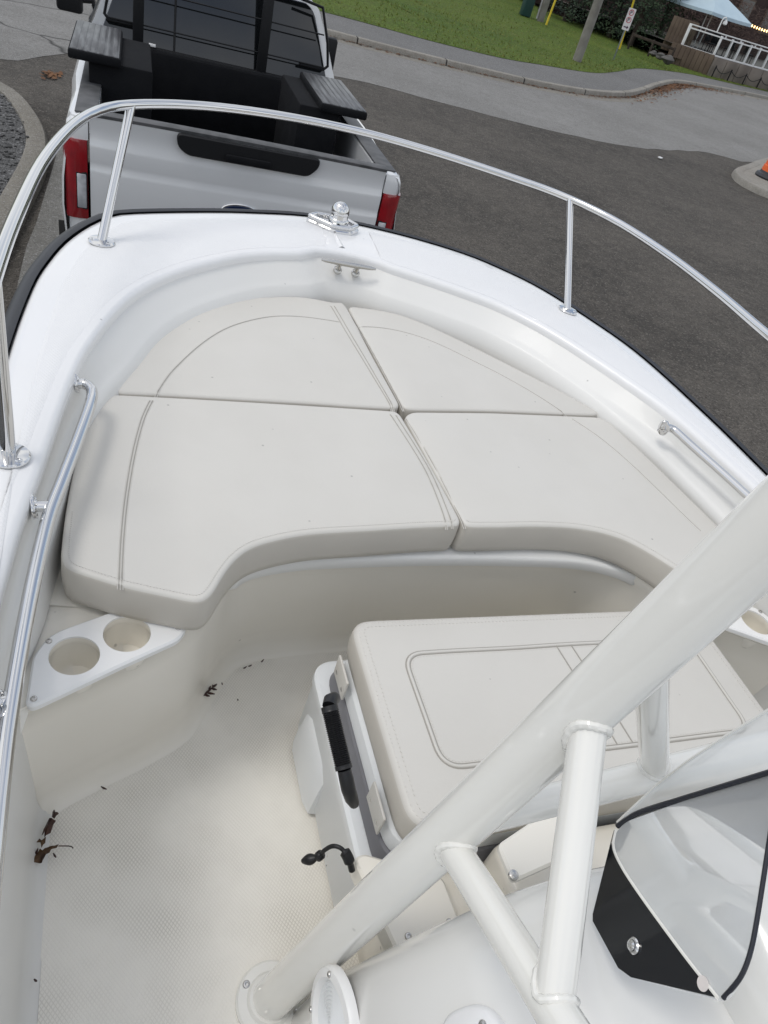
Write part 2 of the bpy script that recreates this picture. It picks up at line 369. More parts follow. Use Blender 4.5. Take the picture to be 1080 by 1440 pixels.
# deck centre ridge and smooth margin
mesh('deck_ridge', MB().loft([[Vector((-0.012, 2.42, ZD+0.002)), Vector((0, 2.42, ZD+0.007)), Vector((0.012, 2.42, ZD+0.002))], [Vector((-0.007, 2.53, ZD+0.003)), Vector((0, 2.53, ZD+0.009)), Vector((0.007, 2.53, ZD+0.003))]]), MT['gel'], boat, BT)
for s in (0, 1):
    a, b = offl(outer, 0.055), offl(inner, -0.03)
    idx = [i for i in range(N) if (inner[i].y > -0.5 and ((s == 0 and i < N//2 and inner[i].x < -0.05) or (s == 1 and i > N//2 and inner[i].x > 0.12)))]
    L_, R_ = [a[i] for i in idx], [b[i] for i in idx]
    rows = []
    for t in [k/6 for k in range(7)]: rows.append([Vector((*(p.lerp(q, t)).xy, ZD+0.0016+0.0030*min(1, 8*t*(1-t)))) for p, q in zip(L_, R_)])
    mesh('non_skid_patch', MB().loft(rows), MT['deckns'], boat, BT)

# cup holder panels
plate_c = [(-0.896, 0.750), (-0.892, 0.845), (-0.872, 0.885), (-0.85, 0.902), (-0.763, 0.942), (-0.72, 0.945), (-0.636, 0.91), (-0.629, 0.895), (-0.645, 0.868), (-0.752, 0.813), (-0.872, 0.748), (-0.886, 0.742)]
for s in (1, -1):
    pl = [(x*s, y) for x, y in plate_c]
    if s < 0: pl = pl[::-1]
    pl = roundloop(pl, 0.014, 4)
    hs = [(-0.825*s, 0.842), (-0.737*s, 0.886)]
    p = mesh('cup_holder_panel', MB().slab(pl, ZS-0.004, ZS+0.010, [circle(h, 0.042, 40) for h in hs], 0.004), MT['polyw'], boat, BT)
    for h in hs:
        cup = MB().lathe([(0.0418, ZS+0.006), (0.0415, ZS-0.01), (0.0425, ZS-0.012), (0.036, ZS-0.055), (0.032, ZS-0.064), (0.012, ZS-0.066), (0.0005, ZS-0.066)], (h[0], h[1], 0), seg=40, cap=False)
        mesh('cup_well', cup, MT['liner'], p, BT, sharp=60)
    for q in ((-0.884, 0.757), (-0.868, 0.875), (-0.738, 0.933), (-0.645, 0.894)):
        m = MB(); screw(m, (q[0]*s, q[1], ZS+0.0102), (0, 0, 1), 0.0055); mesh('screw', m, MT['steel2'], p, BT)

# bow rail
ZR = 2.045
rail_c = [(-0.93, -0.6), (-0.945, 0.3), (-0.942, 0.8), (-0.936, 1.205), (-0.925, 1.456), (-0.902, 1.748), (-0.857, 2.02), (-0.80, 2.21), (-0.716, 2.341), (-0.558, 2.475), (-0.373, 2.573), (-0.149, 2.638), (0.092, 2.655), (0.35, 2.606), (0.606, 2.510), (0.781, 2.415), (0.915, 2.24), (0.975, 1.981), (0.985, 1.697), (0.965, 1.416), (0.955, 0.9), (0.95, 0.3), (0.945, -0.6)]
railp = smooth([(*p, ZR) for p in rail_c], 140)
br = mesh('bow_rail', MB().tube(railp, 0.0127, 20), MT['steel'], boat, BT)
def flange(mb, p, n, r=0.036, hole=True, side=None):
    mb.lathe([(r, 0), (r, 0.003), (r*0.93, 0.006), (r*0.5, 0.0085)], p, n, 28)
    n = Vector(n).normalized(); a = n.orthogonal().normalized() if side is None else Vector(side); b = n.cross(a)
    for k in range(3):
        q = 2*math.pi*k/3 + 0.5; screw(mb, Vector(p)+n*0.0065+(a*math.cos(q)+b*math.sin(q))*r*0.72, n, 0.006)
def nearest(path, q): return min(path, key=lambda p: (p.xy-Vector(q)).length)
for base, top in (((-0.792, 2.143), (-0.722, 2.335)), ((0.832, 2.17), (0.795, 2.40)), ((-0.938, 1.139), (-0.938, 1.145)), ((0.965, 1.10), (0.957, 1.10)), ((-0.955, 0.1), (-0.945, 0.1)), ((0.96, 0.1), (0.95, 0.1))):
    t = nearest(railp, top); b = Vector((*base, ZD+0.006)); m = MB()
    m.tube([b, b.lerp(t, 0.5), t], 0.0127, 20); flange(m, b, (0, 0, 1))
    mesh('stanchion', m, MT['steel'], br, BT)

# side grab rails
ZG = 1.682
gp_port = [(108, 539), (120, 540), (129, 549), (127, 568), (110, 617), (88, 675), (66, 735), (40, 850), (14, 1000), (0, 1110)]
gp_star = [(937, 602), (943, 602), (951, 607), (975, 629), (1010, 660), (1045, 692), (1090, 735)]
for pix, ends, brk in ((gp_port, [(-0.893, 0.30), (-0.895, -0.10)], (((104, 538), 0), ((44, 712), 4), ((-6, 991), 7))), (gp_star, [(0.90, 0.72), (0.90, 0.40), (0.90, -0.1)], (((934, 602), 0), ((1082, 715), 6)))):
    P = [bz(x, y, ZG if pix is gp_port else 1.706) for x, y in pix] + [Vector((x, y, ZG)) for x, y in ends]
    sm_ = smooth(P, 110)
    g = mesh('grab_rail', MB().tube(sm_, 0.0122, 18), MT['steel'], boat, BT)
    for (x, y), k in brk:
        m = MB(); w_ = bz(x, y, ZG if pix is gp_port else 1.694); s = 1 if w_.x < 0 else -1; n = Vector((s, 0.12, 0.05))
        flange(m, w_, n, 0.024, side=(0, 0, 1)); q_ = w_ + Vector((s*0.05, 0.004, 0)); t = nearest(sm_, q_.xy)
        if k: m.tube([w_, t], 0.0105, 14)
        else: m.tube([w_, P[0].lerp(P[1], 0.5)], 0.0122, 14)
        mesh('bracket', m, MT['steel'], g, BT)

# bow cleat in its recess
m = MB()
c0, c1 = Vector((-0.092, 2.325, 1.700)), Vector((0.105, 2.318, 1.700))
path = [c0.lerp(c1, k/12) for k in range(13)]
m.tube(path, [0.004, 0.0065, 0.0075, 0.008, 0.009, 0.0095, 0.0095, 0.0095, 0.009, 0.008, 0.0075, 0.0065, 0.004], 14)
for k in (4, 8):
    q = path[k]; m.tube([q, q+Vector((0, 0.012, -0.036))], [0.0085, 0.0085], 14); m.lathe([(0.015, -0.010), (0.015, 0), (0.011, 0.004)], q+Vector((0, 0.008, -0.027)), (0, -0.6, 1), 18)
mesh('cleat', m, MT['steel2'], boat, BT)

# polished bow chock with its domed post
m = MB(); cx_, cy_ = 0.015, 2.60
hexo = roundloop([(cx_-0.115, cy_+0.015), (cx_-0.07, cy_+0.06), (cx_+0.055, cy_+0.055), (cx_+0.095, cy_-0.005), (cx_+0.05, cy_-0.055), (cx_-0.025, cy_-0.06)], 0.018, 5)
m.loft([[Vector((x, y, ZD+0.002)) for x, y in hexo], [Vector((x, y, ZD+0.012)) for x, y in hexo], [Vector((x, y, ZD+0.022)) for x, y in offset(hexo, 0.012)], [Vector((x, y, ZD+0.016)) for x, y in offset(hexo, 0.024)], [Vector((x, y, ZD+0.012)) for x, y in offset(hexo, 0.034)]], True, False, True)
rg_ = [Vector((x, y, ZD+0.026)) for x, y in offset(hexo, 0.010)]; m.tube(rg_+[rg_[0]], 0.0085, 10, False)
ch = mesh('bow_chock', m, MT['steel'], boat, BT, sharp=40)
m = MB().lathe([(0.037, ZD+0.004), (0.037, ZD+0.040), (0.035, ZD+0.044), (0.032, ZD+0.046), (0.031, ZD+0.060), (0.0335, ZD+0.063), (0.0335, ZD+0.070), (0.0315, ZD+0.081), (0.026, ZD+0.091), (0.018, ZD+0.098), (0.009, ZD+0.102), (0.0008, ZD+0.103)], (cx_+0.005, cy_-0.008, 0), seg=36)
mesh('dome_post', m, MT['steel'], ch, BT, sharp=40)
m = MB().lathe([(0.007, -0.002), (0.007, 0.004)], (cx_-0.004, cy_-0.0478, ZD+0.03), (-0.2, -1, 0.1), 16); mesh('set_screw', m, MT['black'], ch, BT)

# ------------------------------------------------------------------ bow cushions
from mathutils.geometry import delaunay_2d_cdt
def softloop(lp, step=0.008, it=3):
    """even out a closed loop and round its corners a little"""
    if area2(lp) < 0: lp = lp[::-1]
    P = [Vector((*p, 0)) for p in lp]; P.append(P[0].copy())
    L = sum((P[i+1]-P[i]).length for i in range(len(P)-1)); n = int(L/step)
    q = [Vector(p[:2]) for p in even(P, n+1)[:-1]]
    for _ in range(it): q = [(q[i-1]+q[i]*2+q[(i+1) % n])/4 for i in range(n)]
    return [(p.x, p.y) for p in q]
def insideloop(p, lp):
    c = False; n = len(lp)
    for i in range(n):
        a, d = lp[i], lp[i-1]
        if (a[1] > p[1]) != (d[1] > p[1]) and p[0] < (d[0]-a[0])*(p[1]-a[1])/(d[1]-a[1])+a[0]: c = not c
    return c
def cushion_mb(outline, z0, z1, rad=0.012, puff=0.007, seed=0):
    """closed 2-D loop to a padded cushion: straight boxing, rolled edge, softly crowned and slightly uneven top"""
    lp = softloop(outline)
    mb = MB(); rings = []
    for d, z in ((0.010, z0), (0.002, z0+0.005), (0.0, z0+0.02), (-0.0015, (z0+z1)/2), (0.0, z1-rad), (rad*0.12, z1-rad*0.5), (rad*0.4, z1-rad*0.14), (rad*0.8, z1-0.0005)):
        rings.append([Vector((x, y, z)) for x, y in (offset(lp, d) if d else lp)])
    mb.loft(rings, True, True, False)
    ed = [p.xy for p in rings[-1]]; n = len(ed)
    xs = [p.x for p in ed]; ys = [p.y for p in ed]; pts = list(ed); g = 0.022
    rg = random.Random(seed); ph = [rg.uniform(0, 6.28) for _ in range(6)]
    yy = min(ys)+g
    while yy < max(ys):
        xx = min(xs)+g
        while xx < max(xs):
            p = Vector((xx, yy))
            if insideloop(p, ed) and min((p-e).length_squared for e in ed[::2]) > (g*0.55)**2: pts.append(p)
            xx += g
        yy += g
    V2, E2, F2, *_ = delaunay_2d_cdt(pts, [(i, (i+1) % n) for i in range(n)], [], 1, 1e-5)
    vs = []
    for p in V2:
        d = min((p-e).length for e in ed)
        z = z1 + puff*(1-math.exp(-d/0.06)) + 0.0013*min(d/0.05, 1)*(math.sin(9*p.x+ph[0])*math.sin(11*p.y+ph[1])+0.7*math.sin(21*p.x+5*p.y+ph[2])*math.sin(17*p.y+ph[3])) - 0.0005*max(0, 1-d/0.002)
        vs.append((p.x, p.y, z))
    mb.add(vs, F2); mb.top = (ed, z1, puff, ph)
    return mb
def topz(mb, x, y):
    ed, z1, puff, ph = mb.top; p = Vector((x, y)); d = min((p-e).length for e in ed)
    if not insideloop(p, ed): return z1 - min(d, 0.016)*0.5
    return z1 + puff*(1-math.exp(-d/0.06)) + 0.0013*min(d/0.05, 1)*(math.sin(9*x+ph[0])*math.sin(11*y+ph[1])+0.7*math.sin(21*x+5*y+ph[2])*math.sin(17*y+ph[3]))
def px_loop(pix, z, n=150, closed=True): return [(p.x, p.y) for p in smooth([bz(x, y, z) for x, y in pix], n, closed)]
def seam_mb(path, w=0.0032, h=0.0016):
    """a pair of raised stitched welts either side of a dark groove"""
    return MB().tube(path, 0.0014, 6)
def dense(pix_corner, z): return [bz(x, y, z) for x, y in pix_corner]
def polyloop(segs, z):
    """join smooth runs (lists of pixels) into one closed loop with real corners between runs"""
    out = []
    for sgm in segs:
        P = [bz(x, y, z) for x, y in sgm]
        L = sum((P[i+1]-P[i]).length for i in range(len(P)-1)); n = max(3, int(L/0.012))
        q = smooth(P, n) if len(P) > 2 else even(P, n)
        out += [(p.x, p.y) for p in q]
    res = [out[0]]
    for p in out[1:]:
        if (Vector(p)-Vector(res[-1])).length > 0.006: res.append(p)
    if (Vector(res[0])-Vector(res[-1])).length < 0.006: res.pop()
    return res
CUSH = 'cushions fitted round the bow'
pb = polyloop([[(157, 551), (160, 536), (172, 517), (192, 494), (216, 472), (245, 450), (272, 436), (302, 427), (350, 422), (420, 420), (468, 428)],
               [(472, 429), (485, 432), (524, 505), (561, 572)], [(559, 576), (500, 573), (440, 569), (300, 561), (200, 556), (164, 555)]], ZC)
sb = polyloop([[(489, 433), (540, 440), (582, 452), (640, 478), (720, 518), (790, 554), (842, 583)], [(838, 585), (803, 584), (690, 579), (600, 578), (569, 577)], [(565, 573), (527, 504)]], ZC)
pr = polyloop([[(133, 562), (148, 558), (220, 561), (400, 571), (558, 581)], [(561, 584), (603, 655), (648, 738)], [(645, 741), (600, 742), (520, 747), (440, 752), (392, 760), (352, 772), (328, 790), (311, 813), (297, 837), (284, 849)],
               [(279, 850), (262, 846), (170, 826), (100, 804)], [(93, 802), (88, 793), (88, 775), (95, 715), (108, 645), (119, 592), (128, 566)]], ZC)
ext = [Vector((0.615, 0.915)), Vector((0.65, 0.90)), Vector((0.76, 0.945)), Vector((0.835, 0.985)), Vector((0.845, 1.02))]
srf = [(p.x, p.y) for p in smooth([bz(652, 742, ZC), bz(700, 742, ZC), bz(760, 741, ZC), bz(820, 745, ZC), bz(870, 757, ZC), bz(910, 777, ZC), Vector((0.565, 0.96, ZC)), Vector((0.60, 0.92, ZC))], 60)]
sro = [(0.63, 0.905), (0.66, 0.902), (0.76, 0.945), (0.825, 0.98)]
sre = [(p.x, p.y) for p in smooth([(0.838, 1.0, 0), (0.838, 1.1, 0), (0.808, 1.30, 0), (0.785, 1.44, 0), (0.752, 1.60, 0)], 40)]
srj = [(p.x, p.y) for p in even([bz(842, 589, ZC), bz(690, 583, ZC), bz(570, 582, ZC)], 40)]
srs = [(p.x, p.y) for p in even([bz(568, 588, ZC), bz(651, 739, ZC)], 30)]
sr = srf + sro + sre + srj[:-1] + srs
for ci, (lp, lab) in enumerate(((pb, 'forward bow cushion with the wide sewn centre strip, by the kerb side'), (sb, 'forward bow cushion without the centre strip, narrowing along the gunwale nearer the road'),
                (pr, 'large cream cushion with a notched front corner over the cup holders'), (sr, 'large cream cushion running behind the thick white tower tube'))):
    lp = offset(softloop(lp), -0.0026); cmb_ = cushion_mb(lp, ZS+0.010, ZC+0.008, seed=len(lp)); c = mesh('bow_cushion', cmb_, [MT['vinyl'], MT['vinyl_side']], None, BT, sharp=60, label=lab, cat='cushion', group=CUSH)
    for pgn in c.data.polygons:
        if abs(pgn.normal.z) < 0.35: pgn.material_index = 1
    nt = len(lp)
    seams = []
    if ci == 0: seams = [[(217, 557), (228, 541), (247, 518), (290, 479), (330, 458), (375, 447), (420, 446), (479, 453)], [(465, 430), (505, 497), (553, 575)], [(470, 430), (510, 497), (556, 575)]]
    if ci == 1: seams = [[(501, 457), (560, 466), (612, 483), (680, 515), (740, 548), (800, 583)], [(492, 436), (529, 500), (569, 574)]]
    if ci == 2: seams = [[(215, 562), (203, 590), (190, 640), (180, 700), (174, 760), (171, 824)], [(211, 562), (199, 590), (186, 640), (176, 700), (170, 760), (167, 823)], [(557, 583), (605, 660), (638, 739)], [(549, 582), (598, 660), (630, 740)]]
    if ci == 3: seams = [[(805, 588), (850, 622), (920, 684), (985, 747)], [(572, 586), (612, 655), (656, 739)]]
    zt = ZC+0.012
    for sm in seams:
        pa = smooth([bz(x, y, zt) for x, y in sm], 60)
        for o_ in (-0.0024, 0.0, 0.0024):
            tt = [(pa[min(i+1, 59)]-pa[max(i-1, 0)]).normalized() for i in range(60)]
            q_ = [Vector((p.x-t_.y*o_, p.y+t_.x*o_, 0)) for p, t_ in zip(pa, tt)]
            m = MB(); m.tube([Vector((p.x, p.y, topz(cmb_, p.x, p.y)+(0.0002 if o_ == 0 else 0.0))) for p in q_], 0.0009 if o_ == 0 else 0.0009, 6); mesh('seam' if o_ == 0 else 'welt', m, MT['seam'] if o_ == 0 else MT['vinyl'], c, BT)
    if ci > 1:      # top stitching along the front edge
        m = MB(); ed = [Vector((x, y, topz(cmb_, x, y)+0.0006)) for x, y in offset(softloop(lp), 0.0135)]
        ed = [p for p in even(ed, 900) if p.y < 1.12]
        for i in range(0, len(ed)-1, 2):
            if (ed[i+1]-ed[i]).length < 0.02: m.tube([ed[i], ed[i].lerp(ed[i+1], 0.85)], 0.0009, 4)
        mesh('stitching', m, MT['thread'], c, BT)

# ------------------------------------------------------------------ cooler seat
cooler = empty('cooler_seat', (0.19, 0.68, ZF), label='white cooler box with a cream cushioned lid standing in front of the console', cat='cooler')
def rrect(x0, x1, y0, y1, r, seg=8): return roundloop([(x0, y0), (x1, y0), (x1, y1), (x0, y1)], r, seg)
def stack(levels, cap0=True, cap1=True):
    return MB().loft([[Vector((x, y, z)) for x, y in lp] for lp, z in levels], True, cap0, cap1)
CX0, CX1, CY0, CY1 = -0.300, 0.675, 0.455, 0.915
def cl(d, z, r=0.06): return (rrect(CX0+d, CX1-d, CY0+d, CY1-d, r), z)
mesh('cooler_body', stack([cl(-0.028, ZF+0.012), cl(-0.036, ZF+0.03), cl(-0.032, 1.27), cl(-0.036, 1.285), cl(-0.034, 1.303), cl(-0.026, 1.309), cl(-0.009, 1.310)]), MT['cool'], cooler, BT, sharp=30)
mesh('lid_band', stack([cl(-0.006, 1.311), cl(-0.007, 1.314), cl(0.002, 1.350), cl(0.006, 1.354)]), MT['coolgrey'], cooler, BT, sharp=30)
mesh('lid', stack([cl(0.007, 1.355), cl(0.006, 1.359), cl(0.010, 1.395), cl(0.018, 1.405), cl(0.035, 1.412)]), MT['cool'], cooler, BT, sharp=30)
m = MB().loft([[Vector((CX0+0.03-o, yy, z)) for o, yy in ((0, 0.895-i_), (0.062+g, 0.885-i_), (0.070+g, 0.86-i_), (0.070+g, 0.73+i_), (0.062+g, 0.70+i_), (0, 0.68+i_))] for z, g, i_ in ((1.075, 0.016, 0.0), (1.13, 0.012, 0.0), (1.19, 0.004, 0.004), (1.235, -0.012, 0.012), (1.25, -0.035, 0.02))], False, True, True)
mesh('end_boss', m, MT['cool'], cooler, BT, sharp=40)
cush = softloop(rrect(-0.290, 0.668, 0.455, 0.918, 0.045))
sc_mb = cushion_mb(cush, 1.414, 1.496, 0.018, 0.006, 3)
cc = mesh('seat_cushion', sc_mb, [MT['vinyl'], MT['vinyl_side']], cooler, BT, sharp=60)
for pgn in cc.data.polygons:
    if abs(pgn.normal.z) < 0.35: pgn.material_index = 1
m = MB(); m2 = MB()
inn = roundloop([(-0.195, 0.555), (0.575, 0.555), (0.575, 0.815), (-0.195, 0.815)], 0.045, 8)
def ontop(x, y, dz=0.0): return Vector((x, y, topz(sc_mb, x, y)+dz))
inn = [(p.x, p.y) for p in even([Vector((*q, 0)) for q in inn]+[Vector((*inn[0], 0))], 241)[:-1]]
for o in (-0.0045, 0.0045): q_ = offset(inn, o); m = MB(); m.tube([ontop(x, y) for x, y in q_]+[ontop(*q_[0])], 0.0015, 6); mesh('seam', m, MT['seam'], cc, BT)
for xs in (0.185, 0.225): m = MB(); m.tube([ontop(xs+0.02*k/20, 0.812-0.255*k/20, 0.0003) for k in range(21)], 0.0016, 6); mesh('seam', m, MT['seam'], cc, BT)
m = MB(); m.tube([ontop(x, y, -0.0005) for x, y in inn]+[ontop(*inn[0], -0.0005)], 0.0038, 8); mesh('welt', m, MT['vinyl'], cc, BT, sharp=80)
for lp_ in (offset(cush, 0.0135), offset(cush, 0.025), offset(inn, 0.009)):
    e_ = even([Vector((*q, 0)) for q in lp_], 560, True)
    for i in range(0, 560, 2):
        a_, b__ = e_[i], e_[i].lerp(e_[(i+1) % 560], 0.85); m2.tube([ontop(a_.x, a_.y, 0.0004), ontop(b__.x, b__.y, 0.0004)], 0.0009, 4)
mesh('stitching', m2, MT['thread'], cc, BT)
for y in (0.835, 0.545):        # snap tabs hanging from the cushion
    m = MB(); m.box((CX0-0.006, y, 1.402), (0.006, 0.075, 0.06), bev=0.0025)
    t = mesh('snap_tab', m, MT['vinyl'], cooler, BT)
    for dy in (0.022, -0.022):
        m = MB().lathe([(0.009, 0), (0.009, 0.002), (0.006, 0.004), (0.0008, 0.0045)], (CX0-0.005, y+dy, 1.392), (-1, 0, 0.15), 18); mesh('snap_button', m, MT['steel2'], t, BT)
# rope handle with ribbed grip
gp0, gp1 = bd(463, 993, 1.18), bd(484, 1082, 1.15)
pth = [gp0.lerp(gp1, k/64) for k in range(65)]
rad = [0.0145 if (k < 6 or k > 60) else (0.0130 if k % 2 else 0.0150) for k in range(65)]
hd = mesh('carry_handle', MB().tube(pth, rad, 18), MT['black'], cooler, BT, sharp=60)
m = MB(); m.tube([gp1, bd(487, 1095, 1.15), bd(490, 1110, 1.155), bd(494, 1122, 1.17), bd(498, 1130, 1.185)], [0.0115, 0.0122, 0.0122, 0.0115, 0.009], 14)
mesh('handle_socket', m, MT['black'], hd, BT)
m = MB(); m.tube([gp0, bd(465, 985, 1.19), bd(470, 982, 1.21)], [0.012, 0.0125, 0.011], 14); mesh('handle_socket', m, MT['black'], hd, BT)
# drain latch and rubber strap
m = MB().box((CX0-0.014, 0.585, 1.115), (0.03, 0.035, 0.055), bev=0.008); lt = mesh('latch', m, MT['polyw'], cooler, BT)
m = MB().tube([Vector((CX0-0.032, 0.59, 1.14)), Vector((CX0-0.034, 0.583, 1.115)), Vector((CX0-0.03, 0.575, 1.095)), Vector((CX0-0.036, 0.571, 1.10))], 0.002, 8); mesh('pin', m, MT['steel2'], lt, BT)
def along(p, q, n=8): return [p.lerp(q, k/n) for k in range(n+1)]
sp = smooth([bd(425, 1211, 1.30), bd(447, 1205, 1.29), bd(456, 1196, 1.275), bd(467, 1190, 1.265), bd(478, 1192, 1.26), bd(486, 1200, 1.26), bd(492, 1213, 1.26), bd(495, 1224, 1.265)], 48)
rad = [0.004 + (0.006*math.sin(math.pi*min(k/10, 1)) if k < 11 else 0) + (0.005 if 11 <= k < 15 else 0) + (0.006 if 34 < k < 42 else 0) + (0.002 if k >= 42 else 0) for k in range(48)]
mesh('strap', MB().tube(sp, rad, 12), MT['black'], cooler, BT, sharp=60)

# ------------------------------------------------------------------ tower
LEG0, LEG1 = Vector((-0.487, 0.363, ZF-0.012)), bd(1080, 752, 0.62)
ldir = (LEG1-LEG0)
tower = empty('tube_tower', (-0.487, 0.363, ZF)); tower.parent = boat; tower.location = Vector((-0.487, 0.363, ZF)) - boat.location
def weld(mb, p, axis, r, rr=0.008):
    ax = Vector(axis).normalized(); a = ax.orthogonal().normalized(); b = ax.cross(a)
    mb.tube([p + (a*math.cos(q)+b*math.sin(q))*(r-0.0016) + ax*0.0008*math.sin(3*q+r*900) for q in [2*math.pi*k/48 for k in range(49)]], [rr*(0.85+0.04*math.sin(k*1.7)+0.04*math.sin(k*2.9+1)) for k in range(48)]+[rr*0.85], 10, False)
def fishmouth(mb, p, d, r, q0, q1, R_, bead=0.0048):
    """weld bead along the true intersection of a branch (from p along d, radius r) with a main tube on the axis q0-q1"""
    d = d.normalized(); ax = (q1-q0).normalized(); a = d.orthogonal().normalized(); c_ = d.cross(a); pts = []
    for k in range(49):
        q = 2*math.pi*k/48; o = p + (a*math.cos(q)+c_*math.sin(q))*r; w = o-q0; w = w-ax*w.dot(ax); v = d-ax*d.dot(ax)
        A_, B_, C_ = v.dot(v), 2*w.dot(v), w.dot(w)-R_*R_; D_ = max(B_*B_-4*A_*C_, 0); s = (-B_+math.sqrt(D_))/(2*A_); pts.append(o+d*s)
    mb.tube(pts, [bead*(0.92+0.08*math.sin(k*2.1)) for k in range(48)]+[bead*0.92], 10, False)
def mir(p): return Vector((0.2-p.x, p.y, p.z))
for s, f_ in ((0, lambda p: p), (1, mir)):
    m = MB(); m.tube([f_(LEG0), f_(LEG0+ldir*0.5), f_(LEG1+ldir*0.45)], [0.0375, 0.0355, 0.0345], 40)
    mesh('tower_leg', m, MT['tube'], tower, BT)
    m = MB(); b0 = f_(Vector((-0.484, 0.362, ZF)))
    m.lathe([(0.066, 0.0), (0.066, 0.007), (0.062, 0.011), (0.046, 0.0125), (0.041, 0.018)], b0, (0, 0, 1), 40)
    fb = mesh('base_flange', m, MT['tube'], tower, BT)
    for k in range(4):
        q = k*math.pi/2 + 2.5; mm = MB(); screw(mm, b0+Vector((math.cos(q)*0.053, math.sin(q)*0.053, 0.0105)), (0, 0, 1), 0.0075); o_ = mesh('screw', mm, MT['steel2'], tower, BT)
a0 = LEG0 + ldir*0.80; J = bd(778, 1418, 0.68); b_0 = LEG0 + ldir*0.545; bend = J + (J-b_0).normalized()*0.3
m = MB(); m.tube([a0, a0.lerp(J, 0.5), J], 0.0200, 32); ad = (J-a0).normalized()
fishmouth(m, a0, ad, 0.0204, LEG0, LEG1, 0.0347, 0.0062); fishmouth(m, J, -ad, 0.0200, b_0, J, 0.0215)
mesh('brace', m, MT['tube'], tower, BT)
m = MB(); bdv = (J-b_0).normalized(); m.tube([b_0, J, bend], 0.0215, 32); fishmouth(m, b_0, bdv, 0.0217, LEG0, LEG1, 0.0352, 0.0058)
mesh('brace', m, MT['tube'], tower, BT)
c0_ = LEG0 + ldir*0.575; c1_ = bd(1010, 1066, 1.0); cdv = (c1_-c0_).normalized()
m = MB(); m.tube([c0_, c1_, c1_+cdv*0.55], 0.0215, 32); mesh('cross_tube', m, MT['tube'], tower, BT)
d0_ = bd(921, 1088, 1.0); d1_ = LEG0 + ldir*0.875
m = MB(); m.tube([d0_, d1_], 0.0195, 28); fishmouth(m, d0_, d1_-d0_, 0.0195, c0_, c1_, 0.0215, 0.0045); mesh('brace', m, MT['tube'], tower, BT)

# ------------------------------------------------------------------ console
console = empty('console', (0, 0, ZF)); console.parent = boat; console.location = Vector((0.0, -0.05, ZF)) - boat.location
def crect(xp, xs, yb, yf, r): return rrect(xp, xs, yb, yf, r, 10)
lv = [(-0.462, 0.60, 0.350, 0.07, ZF+0.004), (-0.452, 0.60, 0.338, 0.09, 1.25), (-0.428, 0.58, 0.318, 0.11, 1.40), (-0.385, 0.55, 0.305, 0.12, 1.52), (-0.325, 0.50, 0.296, 0.13, 1.62), (-0.262, 0.45, 0.285, 0.13, 1.685), (-0.215, 0.42, 0.27, 0.12, 1.712), (-0.165, 0.39, 0.25, 0.10, 1.722), (-0.12, 0.35, 0.21, 0.09, 1.724)]
MT['conswhite'] = mat('console gelcoat', (0.72, 0.715, 0.69), 0.2, coat=0.5, noise=(2.5, 0.5, (0.68, 0.675, 0.645)))
mesh('console_shell', MB().loft([[Vector((x, y, z)) for x, y in crect(a, b, -0.75, c, r)] for a, b, c, r, z in lv], True, False, True), MT['conswhite'], console, BT, sharp=60)
def sideframe(y, z):
    """centre, outward normal, forward and up on the console's sloping port side"""
    for (a0_, _, _, _, z0_), (a1_, _, _, _, z1_) in zip(lv, lv[1:]):
        if z0_ <= z <= z1_:
            t = (z-z0_)/(z1_-z0_); x = a0_+(a1_-a0_)*t; u = Vector((a1_-a0_, 0, z1_-z0_)).normalized(); break
    n = Vector((-u.z, 0, u.x)).normalized(); return Vector((x, y, z)), n, Vector((0, 1, 0)), u
# round loudspeaker low on the console
c, n, fy, u = sideframe(0.245, 1.335)
m = MB().lathe([(0.082, -0.004), (0.082, 0.006), (0.078, 0.011), (0.066, 0.013), (0.062, 0.009), (0.060, 0.004)], c, n, 48, False)
spk = mesh('speaker', m, MT['polyw'], console, BT, sharp=40)
prof = []
for k in range(0, 11): r_ = 0.060-0.0055*k; prof += [(r_, 0.004+0.0006*k), (r_-0.002, 0.0055+0.0006*k), (r_-0.0038, 0.0038+0.0006*k)]
mesh('speaker_grille', MB().lathe(prof+[(0.0005, 0.011)], c, n, 40, False), MT['cool'], spk, BT, sharp=60)
for k in range(4): q = 0.6+k*math.pi/2; m = MB(); screw(m, c+n*0.012+(fy*math.cos(q)+u*math.sin(q))*0.072, n, 0.005); mesh('screw', m, MT['steel2'], spk, BT)
# recessed round fitting further up
c, n, fy, u = sideframe(0.118, 1.612)
fr = lambda p: c + fy*p[0] + u*p[1] + n*p[2]
m = MB().slab(roundloop([(-0.075, -0.06), (0.065, -0.06), (0.055, 0.042), (-0.065, 0.042)], 0.045, 8), -0.01, 0.008, (), 0.006, fr); rp = mesh('side_panel', m, MT['gel'], console, BT, sharp=50)
m = MB().lathe([(0.024, 0.006), (0.024, 0.011), (0.021, 0.0125), (0.018, 0.011), (0.0175, 0.0085), (0.001, 0.0085)], c-u*0.008-fy*0.005, n, 40, False); mesh('round_fitting', m, MT['steel2'], rp, BT)
for o_ in (fy*0.032+u*0.018, fy*-0.045+u*0.012): m = MB(); screw(m, c+o_+n*0.0085, n, 0.006); mesh('screw', m, MT['steel2'], rp, BT)
# bracket plate bridging cooler and console
zp = 1.365
pl = [tuple(bz(x, y, zp).xy) for x, y in ((497, 1207), (512, 1199), (624, 1233), (649, 1299), (560, 1343), (543, 1306))]
pl = roundloop(pl if area2(pl) > 0 else pl[::-1], [0.012]*6, 5)
m = MB().slab(pl, zp-0.05, zp, (), 0.005); bp_ = mesh('bracket_plate', m, MT['liner'], console, BT, sharp=40)
for q in ((574, 1317), (632, 1297)): m = MB(); screw(m, bz(*q, zp+0.0002), (0, 0, 1), 0.0065); mesh('screw', m, MT['steel2'], bp_, BT)
